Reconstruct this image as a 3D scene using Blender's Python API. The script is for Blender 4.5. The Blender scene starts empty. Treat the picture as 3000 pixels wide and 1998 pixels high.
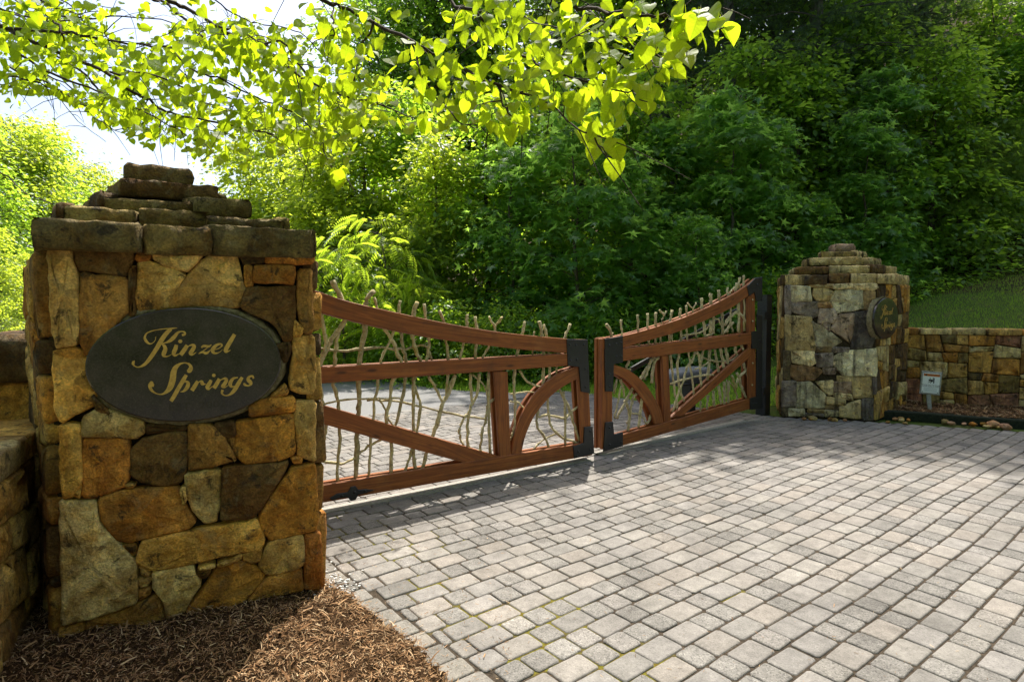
import bpy, math, random
import numpy as np
from mathutils import Vector, Matrix

S = bpy.context.scene
COL = S.collection

# ------------------------------------------------------------------ camera, sky, sun, exposure
FPX, CX, CY, CAMH = 1720.0, 1500.0, 999.0, 1.65       # photograph is 3000 x 1998
PITCH = math.atan((999 - 897) / FPX)
ROLL = math.radians(0.4)
FWD = np.array([0, math.cos(PITCH), -math.sin(PITCH)])
_r = np.array([1.0, 0, 0]); _u = np.cross(_r, FWD)
RGT = math.cos(ROLL) * _r - math.sin(ROLL) * _u
UPV = math.sin(ROLL) * _r + math.cos(ROLL) * _u
CAM = np.array([0, 0, CAMH])

cd = bpy.data.cameras.new('camera'); cam = bpy.data.objects.new('camera', cd); COL.objects.link(cam)
cd.sensor_width = 36.0; cd.lens = 36.0 * FPX / 3000.0; cd.clip_start = 0.05; cd.clip_end = 2000
cam.matrix_world = Matrix(((RGT[0], UPV[0], -FWD[0], 0), (RGT[1], UPV[1], -FWD[1], 0), (RGT[2], UPV[2], -FWD[2], CAMH), (0, 0, 0, 1)))
S.camera = cam

SUN_EL, SUN_AZ = math.radians(63), math.radians(8.0)   # azimuth measured from +Y towards +X
w = bpy.data.worlds.new('World'); S.world = w; w.use_nodes = True
nt = w.node_tree; nt.nodes.clear()
sky = nt.nodes.new('ShaderNodeTexSky'); sky.sky_type = 'NISHITA'; sky.sun_disc = False
sky.sun_elevation = SUN_EL; sky.sun_rotation = SUN_AZ; sky.air_density = 1.0; sky.dust_density = 4.0; sky.ozone_density = 1.0
bg = nt.nodes.new('ShaderNodeBackground'); bg.inputs['Strength'].default_value = 0.14
wo = nt.nodes.new('ShaderNodeOutputWorld')
nt.links.new(sky.outputs[0], bg.inputs[0]); nt.links.new(bg.outputs[0], wo.inputs[0])
sl = bpy.data.lights.new('sun', 'SUN'); sl.energy = 5.0; sl.angle = math.radians(0.53); sl.color = (1.0, 0.95, 0.86)
so = bpy.data.objects.new('sun', sl); COL.objects.link(so)
sdir = Vector((math.sin(SUN_AZ) * math.cos(SUN_EL), math.cos(SUN_AZ) * math.cos(SUN_EL), math.sin(SUN_EL)))
so.rotation_euler = sdir.to_track_quat('Z', 'Y').to_euler(); so.location = sdir * 60
S.view_settings.view_transform = 'Standard'; S.view_settings.look = 'None'
S.view_settings.exposure = 1.0; S.view_settings.gamma = 1.0; S.view_settings.use_curve_mapping = False
try:
    S.cycles.max_bounces = 5; S.cycles.diffuse_bounces = 2; S.cycles.glossy_bounces = 2
    S.cycles.transmission_bounces = 5; S.cycles.transparent_max_bounces = 6
    S.cycles.sample_clamp_indirect = 6.0; S.cycles.use_denoising = True
except Exception:
    pass

# ------------------------------------------------------------------ photograph pixels <-> places
def ray(x, y): return FWD + (x - CX) / FPX * RGT - (y - CY) / FPX * UPV
def gnd(x, y, z=0.0):
    d = ray(x, y); t = (z - CAMH) / d[2]; return CAM + t * d
def at(x, y, Y):
    d = ray(x, y); return CAM + d * (Y / d[1])
def prj(p):
    d = np.asarray(p) - CAM; wz = d @ FWD
    return CX + FPX * (d @ RGT) / wz, CY - FPX * (d @ UPV) / wz, wz

class Frame:
    """a vertical plane: origin o, horizontal axis a, up axis b, outward normal c"""
    def __init__(s, o, a, b=(0, 0, 1), flip=False):
        s.o = np.array(o, float); s.a = np.array(a, float) / np.linalg.norm(a); s.b = np.array(b, float)
        s.b = s.b - s.a * (s.b @ s.a); s.b /= np.linalg.norm(s.b)
        s.c = np.cross(s.a, s.b)
        if flip: s.c = -s.c
    def pt(s, u, v, d=0.0): return s.o + s.a * u + s.b * v + s.c * d
    def unproj(s, x, y, d=0.0):
        r = ray(x, y); o = s.o + s.c * d
        t = ((o - CAM) @ s.c) / (r @ s.c); p = CAM + r * t - o
        return np.array([p @ s.a, p @ s.b])

# ------------------------------------------------------------------ materials
def lin(c):
    c = np.array(c, float) / 255.0
    return tuple(np.where(c <= 0.04045, c / 12.92, ((c + 0.055) / 1.055) ** 2.4))
def shade_alb(c, k=0.45, top=0.62):
    v = np.array(lin(c)) / k
    return tuple(v * min(1.0, top / v.max()))

class NB:
    def __init__(s, name):
        s.m = bpy.data.materials.new(name); s.m.use_nodes = True
        s.t = s.m.node_tree; s.t.nodes.clear()
        s.out = s.t.nodes.new('ShaderNodeOutputMaterial')
    def n(s, typ, **kw):
        nd = s.t.nodes.new('ShaderNode' + typ)
        for k, v in kw.items():
            if k.startswith('i_'):
                nd.inputs[k[2:].replace('_', ' ')].default_value = v
            else: setattr(nd, k, v)
        return nd
    def l(s, a, b): s.t.links.new(a, b); return b
    def noise(s, vec, scale, detail=4, rough=0.55, dist=0.0):
        nd = s.n('TexNoise'); nd.inputs['Scale'].default_value = scale; nd.inputs['Detail'].default_value = detail
        nd.inputs['Roughness'].default_value = rough; nd.inputs['Distortion'].default_value = dist
        if vec is not None: s.l(vec, nd.inputs['Vector'])
        return nd.outputs['Fac']
    def ramp(s, fac, stops):
        nd = s.n('ValToRGB'); e = nd.color_ramp.elements
        while len(e) < len(stops): e.new(0.5)
        for i, (p, c) in enumerate(stops):
            e[i].position = p; e[i].color = (c, c, c, 1) if np.isscalar(c) else (*c[:3], 1)
        s.l(fac, nd.inputs[0]); return nd.outputs[0]
    def mix(s, fac, a, b, mode='MIX'):
        nd = s.n('Mix', data_type='RGBA', blend_type=mode)
        for sock, v in ((nd.inputs[0], fac), (nd.inputs[6], a), (nd.inputs[7], b)):
            if isinstance(v, bpy.types.NodeSocket): s.l(v, sock)
            elif np.isscalar(v): sock.default_value = v
            else: sock.default_value = (*v[:3], 1)
        return nd.outputs[2]
    def math(s, op, a, b=0.0, clamp=False):
        nd = s.n('Math', operation=op, use_clamp=clamp)
        for sock, v in ((nd.inputs[0], a), (nd.inputs[1], b)):
            if isinstance(v, bpy.types.NodeSocket): s.l(v, sock)
            else: sock.default_value = v
        return nd.outputs[0]
    def obj(s): return s.n('TexCoord').outputs['Object']
    def mapping(s, vec, scale=(1, 1, 1), loc=(0, 0, 0)):
        nd = s.n('Mapping'); nd.inputs['Scale'].default_value = scale; nd.inputs['Location'].default_value = loc
        s.l(vec, nd.inputs['Vector']); return nd.outputs[0]
    def bsdf(s, col, rough=0.8, spec=0.3, height=None, bump=0.3, dist=0.02, metal=0.0):
        p = s.n('BsdfPrincipled'); p.inputs['Metallic'].default_value = metal
        for key, v in (('Base Color', col), ('Roughness', rough), ('Specular IOR Level', spec)):
            if isinstance(v, bpy.types.NodeSocket): s.l(v, p.inputs[key])
            elif np.isscalar(v): p.inputs[key].default_value = v
            else: p.inputs[key].default_value = (*v[:3], 1)
        if height is not None:
            b = s.n('Bump'); b.inputs['Strength'].default_value = bump; b.inputs['Distance'].default_value = dist
            s.l(height, b.inputs['Height']); s.l(b.outputs[0], p.inputs['Normal'])
        s.p = p
        return p
    def done(s, sh):
        s.l(sh.outputs[0], s.out.inputs['Surface']); return s.m

def geo_pos(b): return b.n('NewGeometry').outputs['Position']

def mat_stone(name, stain=0.55, lichen=0.25, streak=0.0):
    b = NB(name); oi = b.n('ObjectInfo'); pos = geo_pos(b)
    off = b.n('VectorMath', operation='SCALE'); cm = b.n('CombineXYZ')
    b.l(oi.outputs['Random'], cm.inputs[0]); b.l(oi.outputs['Random'], cm.inputs[2])
    b.l(cm.outputs[0], off.inputs[0]); off.inputs['Scale'].default_value = 37.0
    ad = b.n('VectorMath', operation='ADD'); b.l(pos, ad.inputs[0]); b.l(off.outputs[0], ad.inputs[1])
    v = ad.outputs[0]
    n1 = b.noise(v, 4.5, 7, 0.65, 0.6); n2 = b.noise(v, 21, 6, 0.7); n3 = b.noise(v, 95, 3, 0.6)
    base = oi.outputs['Color']
    c = b.mix(b.math('MULTIPLY', b.ramp(n1, [(0.40, 0.0), (0.60, 1.0)]), stain), base, b.mix(1.0, base, (0.50, 0.36, 0.20), 'MULTIPLY'))
    c = b.mix(b.math('MULTIPLY', b.ramp(n2, [(0.48, 0.0), (0.66, 1.0)]), 0.8), c, b.mix(1.0, c, (1.6, 1.5, 1.25), 'MULTIPLY'))
    c = b.mix(b.math('MULTIPLY', b.ramp(b.noise(v, 9, 5, 0.6, 1.2), [(0.56, 0.0), (0.68, 1.0)]), lichen), c, (0.22, 0.20, 0.12))
    c = b.mix(b.math('MULTIPLY', b.ramp(b.noise(v, 11, 7, 0.74, 0.5), [(0.56, 0.0), (0.63, 1.0)]), 0.8), c, (0.03, 0.022, 0.014))
    if streak:
        sv = b.mapping(pos, (7, 7, 0.7))
        c = b.mix(b.math('MULTIPLY', b.ramp(b.noise(sv, 1.6, 4, 0.6, 0.3), [(0.50, 0.0), (0.66, 1.0)]), streak), c, (0.02, 0.017, 0.015))
    c = b.mix(0.55, c, b.mix(1.0, c, b.ramp(n3, [(0.3, 0.35), (0.7, 1.6)]), 'MULTIPLY'))
    vo = b.n('TexVoronoi'); vo.inputs['Scale'].default_value = 6.5; wv = b.n('VectorMath', operation='ADD'); nz = b.n('TexNoise'); nz.inputs['Scale'].default_value = 9.0; b.l(v, nz.inputs['Vector'])
    sc_ = b.n('VectorMath', operation='SCALE'); b.l(nz.outputs['Color'], sc_.inputs[0]); sc_.inputs['Scale'].default_value = 0.10; b.l(v, wv.inputs[0]); b.l(sc_.outputs[0], wv.inputs[1]); b.l(wv.outputs[0], vo.inputs['Vector'])
    fac = vo.outputs['Distance']
    c = b.mix(0.6, c, b.mix(1.0, c, b.ramp(vo.outputs['Color'], [(0.2, 0.62), (0.8, 1.35)]), 'MULTIPLY'))
    n2 = b.math('ADD', n2, b.math('MULTIPLY', fac, 1.6))
    hh = b.math('ADD', b.math('MULTIPLY', n2, 0.7), b.math('ADD', b.math('MULTIPLY', n1, 1.2), b.math('MULTIPLY', n3, 0.16)))
    return b.done(b.bsdf(c, 0.85, 0.2, hh, 0.9, 0.035))

def mat_mortar():
    b = NB('mortar'); v = geo_pos(b); n = b.noise(v, 30, 6, 0.7)
    c = b.ramp(n, [(0.3, (0.016, 0.012, 0.007)), (0.75, (0.07, 0.055, 0.033))])
    return b.done(b.bsdf(c, 0.95, 0.1, n, 0.8, 0.03))

def mat_paver():
    b = NB('concrete_paver'); at_ = b.n('Attribute', attribute_name='Col'); v = geo_pos(b)
    n1 = b.noise(v, 14, 4, 0.6); vo = b.n('TexVoronoi'); vo.inputs['Scale'].default_value = 170; b.l(v, vo.inputs['Vector'])
    ag = vo.outputs['Color']; sep = b.n('SeparateColor'); b.l(ag, sep.inputs[0])
    rough = at_.outputs['Alpha']
    c = b.mix(1.0, at_.outputs['Color'], b.ramp(n1, [(0.3, 0.80), (0.7, 1.14)]), 'MULTIPLY')
    spk = b.ramp(sep.outputs[0], [(0.12, 0.45), (0.3, 0.95), (0.8, 1.0), (0.95, 1.45)])
    c = b.mix(b.math('MULTIPLY', rough, 0.8), c, b.mix(1.0, c, spk, 'MULTIPLY'))
    dk = b.ramp(b.noise(v, 2.1, 5, 0.65), [(0.36, 0.82), (0.62, 1.08)])
    c = b.mix(1.0, c, dk, 'MULTIPLY')
    big = b.ramp(b.noise(v, 0.55, 5, 0.6, 0.5), [(0.35, 0.84), (0.6, 1.05)])
    c = b.mix(1.0, c, big, 'MULTIPLY')
    oil = b.ramp(b.noise(v, 3.3, 3, 0.5), [(0.68, 0.0), (0.74, 1.0)])
    c = b.mix(b.math('MULTIPLY', oil, 0.35), c, (0.05, 0.043, 0.036))
    c = b.mix(b.math('MULTIPLY', b.ramp(b.noise(v, 60, 3, 0.7), [(0.62, 0.0), (0.75, 1.0)]), 0.5), c, (0.07, 0.055, 0.04))
    h = b.math('ADD', b.math('MULTIPLY', sep.outputs[1], rough), b.math('MULTIPLY', b.noise(v, 120, 2), 0.8))
    return b.done(b.bsdf(c, 0.9, 0.18, h, 0.45, 0.004))

def mat_joint(spots):
    b = NB('joint_sand'); v = geo_pos(b); n = b.noise(v, 45, 5, 0.7)
    c = b.ramp(n, [(0.3, (0.022, 0.017, 0.012)), (0.62, (0.068, 0.052, 0.037)), (0.8, (0.15, 0.12, 0.085))])
    m = None
    for (x, y, r) in spots:
        d = b.n('VectorMath', operation='DISTANCE'); b.l(v, d.inputs[0]); d.inputs[1].default_value = (x, y, 0)
        k = b.math('SUBTRACT', 1.0, b.math('DIVIDE', d.outputs['Value'], r), True)
        m = k if m is None else b.math('MAXIMUM', m, k)
    mm = b.ramp(b.math('ADD', b.math('MULTIPLY', m, 0.8), b.math('SUBTRACT', b.noise(v, 7, 4, 0.6), 0.5)), [(0.28, 0.0), (0.46, 1.0)])
    c = b.mix(mm, c, b.ramp(b.noise(v, 60, 3), [(0.3, (0.09, 0.055, 0.010)), (0.6, (0.13, 0.12, 0.016))]))
    return b.done(b.bsdf(c, 0.95, 0.1, n, 0.8, 0.02))

def mat_wood():
    b = NB('stained_cedar'); a = b.n('Attribute', attribute_name='gr'); g = a.outputs['Vector']
    v = b.mapping(g, (1.3, 26, 26)); n1 = b.noise(v, 1.4, 6, 0.62, 0.8); n2 = b.noise(b.mapping(g, (3, 120, 120)), 1.2, 3, 0.6)
    kn = b.n('TexVoronoi'); kn.inputs['Scale'].default_value = 1.0; b.l(b.mapping(g, (2.6, 9, 9)), kn.inputs['Vector'])
    knot = b.ramp(kn.outputs['Distance'], [(0.07, 1.0), (0.16, 0.0)])
    c = b.ramp(n1, [(0.25, (0.11, 0.026, 0.007)), (0.5, (0.235, 0.070, 0.015)), (0.78, (0.36, 0.125, 0.028))])
    c = b.mix(0.45, c, b.mix(1.0, c, b.ramp(n2, [(0.3, 0.45), (0.7, 1.4)]), 'MULTIPLY'))
    c = b.mix(b.math('MULTIPLY', knot, 0.75), c, (0.03, 0.008, 0.004))
    c = b.mix(b.math('MULTIPLY', b.ramp(b.noise(g, 3.0, 4, 0.6), [(0.55, 0.0), (0.75, 1.0)]), 0.25), c, (0.32, 0.16, 0.06))
    chk = b.ramp(b.noise(b.mapping(g, (1.1, 60, 60)), 1.0, 2, 0.5), [(0.70, 0.0), (0.74, 1.0)])
    c = b.mix(b.math('MULTIPLY', chk, 0.7), c, (0.02, 0.007, 0.004))
    c = b.mix(b.math('MULTIPLY', b.ramp(b.noise(geo_pos(b), 7, 6, 0.7), [(0.5, 0.0), (0.75, 1.0)]), 0.45), c, (0.06, 0.028, 0.016))
    return b.done(b.bsdf(c, 0.58, 0.35, b.math('ADD', b.math('SUBTRACT', n1, chk), b.math('MULTIPLY', n2, 0.5)), 0.3, 0.006))

def mat_stick():
    b = NB('lichen_bark'); v = geo_pos(b); oi = b.n('ObjectInfo')
    n1 = b.noise(v, 26, 6, 0.7); n2 = b.noise(v, 60, 4, 0.7)
    c = b.ramp(n1, [(0.3, (0.16, 0.125, 0.07)), (0.52, (0.44, 0.375, 0.24)), (0.72, (0.58, 0.52, 0.38))])
    c = b.mix(1.0, c, b.mix(oi.outputs['Random'], (0.8, 0.75, 0.68), (1.25, 1.2, 1.05)), 'MULTIPLY')
    c = b.mix(b.math('MULTIPLY', b.ramp(n2, [(0.55, 0.0), (0.63, 1.0)]), 0.6), c, (0.36, 0.40, 0.26))
    c = b.mix(b.math('MULTIPLY', b.ramp(b.noise(v, 5, 3), [(0.62, 0.0), (0.7, 1.0)]), 0.6), c, (0.30, 0.22, 0.03))
    return b.done(b.bsdf(c, 0.9, 0.15, n1, 0.7, 0.015))

def mat_simple(name, c1, c2, scale, rough=0.8, spec=0.3, bump=0.3, dist=0.01, metal=0.0, detail=5):
    b = NB(name); v = geo_pos(b); n = b.noise(v, scale, detail, 0.65)
    return b.done(b.bsdf(b.ramp(n, [(0.3, c1), (0.72, c2)]), rough, spec, n, bump, dist, metal))

def mat_leaf(name, cols, trans, tmix=0.5, rough=0.45, spec=0.35, vein=False):
    """cols: leaf colours picked leaf by leaf; trans: colour of light that passes through"""
    b = NB(name); g = b.n('NewGeometry'); rnd = g.outputs['Random Per Island']; oi = b.n('ObjectInfo')
    r = b.math('FRACT', b.math('ADD', rnd, b.math('MULTIPLY', oi.outputs['Random'], 7.3)))
    k = [(i / max(1, len(cols) - 1), c) for i, c in enumerate(cols)]
    c = b.ramp(r, k)
    n = b.noise(g.outputs['Position'], 40 if vein else 9, 3)
    c = b.mix(1.0, c, b.ramp(n, [(0.3, 0.8), (0.7, 1.15)]), 'MULTIPLY')
    p = b.bsdf(c, rough, spec)
    t = b.n('BsdfTranslucent')
    tc = b.mix(0.35, trans, b.mix(1.0, c, (4.0, 4.0, 2.0), 'MULTIPLY'))
    if vein:
        a = b.n('Attribute', attribute_name='gr'); sp = b.n('SeparateXYZ'); b.l(a.outputs['Vector'], sp.inputs[0])
        wv = b.math('ABSOLUTE', sp.outputs[0]); mid = b.ramp(wv, [(0.0, 0.72), (0.03, 1.0)])
        side = b.math('SINE', b.math('MULTIPLY', b.math('SUBTRACT', sp.outputs[1], b.math('MULTIPLY', wv, 0.8)), 42.0))
        sd = b.ramp(side, [(0.86, 1.0), (1.0, 0.80)])
        tc = b.mix(1.0, tc, b.mix(1.0, mid, sd, 'MULTIPLY'), 'MULTIPLY')
    b.l(tc, t.inputs['Color'])
    mx = b.n('MixShader'); mx.inputs[0].default_value = tmix
    b.l(p.outputs[0], mx.inputs[1]); b.l(t.outputs[0], mx.inputs[2])
    return b.done(mx)

M = {}
M['stone'] = mat_stone('sandstone', 0.85, 0.3, 0.25)
M['stone_streaked'] = mat_stone('fieldstone', 0.5, 0.35, 0.7)
M['mortar'] = mat_mortar()
M['paver'] = mat_paver()
M['wood'] = mat_wood()
M['stick'] = mat_stick()
M['steel'] = mat_simple('black_steel', (0.008, 0.009, 0.011), (0.018, 0.019, 0.022), 18, 0.42, 0.5, 0.15, 0.004)
M['bolt'] = mat_simple('bolt_metal', (0.30, 0.22, 0.10), (0.55, 0.44, 0.25), 60, 0.35, 0.5, 0.1, 0.002, 0.8)
M['asphalt'] = mat_simple('asphalt', (0.09, 0.088, 0.086), (0.24, 0.236, 0.23), 160, 0.9, 0.25, 0.5, 0.006)
M['lane_asphalt'] = mat_simple('old_asphalt', (0.05, 0.048, 0.046), (0.12, 0.115, 0.11), 120, 0.9, 0.25, 0.5, 0.006)
M['bark'] = mat_simple('bark', (0.03, 0.025, 0.02), (0.17, 0.145, 0.115), 22, 0.95, 0.1, 0.9, 0.03)
M['twig'] = mat_simple('twig_bark', (0.022, 0.015, 0.011), (0.075, 0.052, 0.038), 60, 0.9, 0.15, 0.6, 0.006)
M['mulch'] = mat_leaf('mulch_chips', [(0.06, 0.030, 0.013), (0.19, 0.10, 0.045), (0.38, 0.23, 0.12), (0.12, 0.065, 0.03), (0.52, 0.37, 0.22)], (0.1, 0.05, 0.02), 0.03, 0.9, 0.1)
M['mulch_base'] = mat_simple('mulch_soil', (0.014, 0.008, 0.004), (0.10, 0.056, 0.028), 55, 0.95, 0.05, 1.0, 0.05)
M['grass'] = mat_leaf('grass_blades', [(0.16, 0.32, 0.035), (0.24, 0.37, 0.04), (0.15, 0.28, 0.032), (0.30, 0.34, 0.07)], (0.55, 0.75, 0.07), 0.42, 0.6, 0.2)
M['granite'] = None

# ------------------------------------------------------------------ scene-graph helpers
def link(o, parent=None, name=None):
    COL.objects.link(o)
    if parent is not None: o.parent = parent
    return o
def tag(o, label=None, cat=None, group=None, kind=None):
    if label: o['label'] = label
    if cat: o['category'] = cat
    if group: o['group'] = group
    if kind: o['kind'] = kind
    return o
def empty(name, loc, label=None, cat=None, group=None):
    o = bpy.data.objects.new(name, None); o.location = loc; o.empty_display_size = 0.2
    link(o); tag(o, label, cat, group); return o
def mesh_obj(name, verts, faces, mat, parent=None, smooth=False, color=None, gr=None, col=None):
    """geometry is given in world coordinates; a child keeps them relative to its parent's location"""
    me = bpy.data.meshes.new(name)
    v = np.asarray(verts, float)
    if parent is not None:
        p = parent
        while p is not None:
            v = v - np.array(p.location); p = p.parent
    if isinstance(faces, np.ndarray):
        k = faces.shape[1]
        me.vertices.add(len(v)); me.vertices.foreach_set('co', v.astype(np.float32).ravel())
        me.loops.add(faces.size); me.loops.foreach_set('vertex_index', faces.astype(np.int32).ravel())
        me.polygons.add(len(faces)); me.polygons.foreach_set('loop_start', np.arange(0, faces.size, k, dtype=np.int32))
        try: me.polygons.foreach_set('loop_total', np.full(len(faces), k, dtype=np.int32))
        except Exception: pass
        me.update(calc_edges=True)
    else:
        me.from_pydata([tuple(x) for x in v], [], faces); me.update()
    if smooth: me.polygons.foreach_set('use_smooth', np.ones(len(me.polygons), dtype=bool))
    if gr is not None:
        at_ = me.attributes.new('gr', 'FLOAT_VECTOR', 'POINT'); at_.data.foreach_set('vector', np.asarray(gr, np.float32).ravel())
    if col is not None:
        at_ = me.attributes.new('Col', 'FLOAT_COLOR', 'POINT'); at_.data.foreach_set('color', np.asarray(col, np.float32).ravel())
    if mat is not None: me.materials.append(mat)
    o = bpy.data.objects.new(name, me)
    if color is not None: o.color = (*color[:3], 1)
    return link(o, parent)

class MB:
    """collects pieces into one mesh"""
    def __init__(s): s.v = []; s.f = []; s.g = []; s.c = []
    def add(s, v, f, g=None, c=None):
        o = len(s.v); s.v.extend([tuple(x) for x in v]); s.f.extend([tuple(i + o for i in q) for q in f])
        if g is not None: s.g.extend([tuple(x) for x in g])
        if c is not None: s.c.extend([tuple(c)] * len(v))
    def build(s, name, mat, parent=None, smooth=False, color=None):
        return mesh_obj(name, s.v, s.f, mat, parent, smooth, color, s.g if s.g else None, s.c if s.c else None)

def tube(pts, rad, sides=6, jit=0.0, rng=None, cap=True):
    pts = np.asarray(pts, float); n = len(pts); rad = np.broadcast_to(np.asarray(rad, float), (n,))
    V = []; F = []
    t = np.gradient(pts, axis=0); t /= np.linalg.norm(t, axis=1)[:, None] + 1e-9
    ref = np.array([0.31, 0.2, 0.93]) if abs(t[0][2]) < 0.8 else np.array([0.9, 0.3, 0.1])
    for i in range(n):
        x = np.cross(ref, t[i]); x /= np.linalg.norm(x) + 1e-9; y = np.cross(t[i], x)
        for k in range(sides):
            a = 2 * math.pi * k / sides; r = rad[i] * (1 + (rng.uniform(-jit, jit) if jit else 0))
            V.append(pts[i] + x * math.cos(a) * r + y * math.sin(a) * r)
    for i in range(n - 1):
        for k in range(sides):
            k2 = (k + 1) % sides
            F.append((i * sides + k, i * sides + k2, (i + 1) * sides + k2, (i + 1) * sides + k))
    if cap:
        F.append(tuple(range(sides))[::-1]); F.append(tuple((n - 1) * sides + k for k in range(sides)))
    return V, F

def smooth_path(pts, m=4):
    """Catmull-Rom through the points"""
    p = [np.asarray(q, float) for q in pts]
    if len(p) < 3:
        return [p[0] + (p[-1] - p[0]) * t for t in np.linspace(0, 1, m + 1)]
    e = [2 * p[0] - p[1]] + p + [2 * p[-1] - p[-2]]
    out = []
    for i in range(1, len(e) - 2):
        for k in range(m):
            t = k / m
            out.append(0.5 * ((2 * e[i]) + (-e[i - 1] + e[i + 1]) * t + (2 * e[i - 1] - 5 * e[i] + 4 * e[i + 1] - e[i + 2]) * t * t
                              + (-e[i - 1] + 3 * e[i] - 3 * e[i + 1] + e[i + 2]) * t ** 3))
    out.append(p[-1]); return out

def resample(poly, step, jit, rng, closed=True):
    out = []; n = len(poly)
    for i in range(n if closed else n - 1):
        a, b = np.asarray(poly[i], float), np.asarray(poly[(i + 1) % n], float)
        L = np.linalg.norm(b - a); k = max(1, int(round(L / step)))
        for j in range(k):
            p = a + (b - a) * j / k
            out.append(p + np.array([rng.uniform(-jit, jit), rng.uniform(-jit, jit)]))
    return out
def chaikin(poly, cut):
    out = []; n = len(poly)
    for i in range(n):
        p, a, b = np.asarray(poly[i], float), np.asarray(poly[i - 1], float), np.asarray(poly[(i + 1) % n], float)
        la, lb = np.linalg.norm(a - p), np.linalg.norm(b - p)
        out.append(p + (a - p) * min(0.3, cut / max(la, 1e-6))); out.append(p + (b - p) * min(0.3, cut / max(lb, 1e-6)))
    return out
def area(poly):
    p = np.asarray(poly); x, y = p[:, 0], p[:, 1]
    return 0.5 * float(np.sum(x * np.roll(y, -1) - np.roll(x, -1) * y))
def inset(poly, d):
    """move each edge inward by d (miter limited)"""
    p = [np.asarray(q, float) for q in poly]; n = len(p); out = []
    for i in range(n):
        e1 = p[i] - p[i - 1]; e2 = p[(i + 1) % n] - p[i]
        e1 /= np.linalg.norm(e1) + 1e-9; e2 /= np.linalg.norm(e2) + 1e-9
        n1 = np.array([-e1[1], e1[0]]); n2 = np.array([-e2[1], e2[0]])
        m = n1 + n2; L = np.linalg.norm(m)
        if L < 1e-4: out.append(p[i] + n1 * d); continue
        m /= L; k = min(1.6, 1.0 / max(0.4, float(m @ n1)))
        out.append(p[i] + m * d * k)
    return out

def stone(name, poly, fr, depth, rng, mat, color, parent, step=0.05, jit=0.004, bev=0.014, back=0.04, gap=0.004, bulge=0.012):
    """a roughly hewn stone: traced or generated outline with thickness, worn edges and an uneven face"""
    poly = [np.asarray(q, float) for q in poly]
    if area(poly) < 0: poly = poly[::-1]
    poly = inset(poly, gap)
    out = resample(chaikin(poly, 0.012), step, jit, rng)
    c = np.mean(out, axis=0); n = len(out)
    r = math.sqrt(abs(area(out)) / math.pi); bev = min(bev, r * 0.35)
    in1 = inset(out, bev)
    in1b = inset(in1, bev * 0.9)
    in2 = [c + (q - c) * 0.6 for q in in1]
    tx, ty = rng.uniform(-0.06, 0.06), rng.uniform(-0.06, 0.06)
    def zf(q): return depth + tx * (q[0] - c[0]) + ty * (q[1] - c[1])
    V = []
    for q in out: V.append(fr.pt(q[0], q[1], -back))
    for q in out: V.append(fr.pt(q[0], q[1], zf(q) - bev * rng.uniform(0.7, 1.3)))
    for q in in1: V.append(fr.pt(q[0], q[1], zf(q) + rng.uniform(-0.003, 0.003)))
    for q in in1b: V.append(fr.pt(q[0], q[1], zf(q) + rng.uniform(-0.001, 0.004)))
    for q in in2: V.append(fr.pt(q[0], q[1], zf(q) + rng.uniform(-0.5, 1.0) * bulge))
    V.append(fr.pt(c[0], c[1], depth + rng.uniform(0.1, 1.0) * bulge))
    F = []
    for k in range(4):
        for i in range(n):
            j = (i + 1) % n
            F.append((k * n + i, k * n + j, (k + 1) * n + j, (k + 1) * n + i))
    for i in range(n): F.append((4 * n + i, 4 * n + (i + 1) % n, 5 * n))
    if np.dot(np.cross(fr.a, fr.b), fr.c) < 0: F = [f[::-1] for f in F]
    return mesh_obj(name, V, F, mat, parent, True, color)

def block(name, quad, z0, z1, rng, mat, color, parent, step=0.07, jit=0.006, bev=0.016):
    """a stone laid flat: footprint quad (xy), from z0 to z1"""
    poly = [np.asarray(q[:2], float) for q in quad]
    if area(poly) < 0: poly = poly[::-1]
    out = resample(chaikin(inset(poly, 0.004), 0.02), step, jit, rng); n = len(out)
    i1 = inset(out, bev); i0 = inset(out, bev * 0.6)
    tx, ty = rng.uniform(-0.03, 0.03), rng.uniform(-0.03, 0.03); c = np.mean(out, axis=0)
    def zt(q): return z1 + tx * (q[0] - c[0]) + ty * (q[1] - c[1]) + rng.uniform(-0.006, 0.006)
    V = [(q[0], q[1], z0) for q in i0] + [(q[0], q[1], z0 + bev) for q in out]
    V += [(q[0] + rng.uniform(-jit, jit), q[1] + rng.uniform(-jit, jit), (z0 + z1) / 2) for q in out]
    V += [(q[0], q[1], zt(q) - bev) for q in out] + [(q[0], q[1], zt(q)) for q in i1]
    V += [(q[0], q[1], zt(q)) for q in inset(i1, min(bev * 1.2, 0.02))] + [(c[0], c[1], z1)]
    F = [tuple(range(n))[::-1]]
    for k in range(5):
        for i in range(n):
            j = (i + 1) % n; F.append((k * n + i, k * n + j, (k + 1) * n + j, (k + 1) * n + i))
    for i in range(n): F.append((5 * n + i, 5 * n + (i + 1) % n, 6 * n))
    return mesh_obj(name, V, F, mat, parent, True, color)

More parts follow.
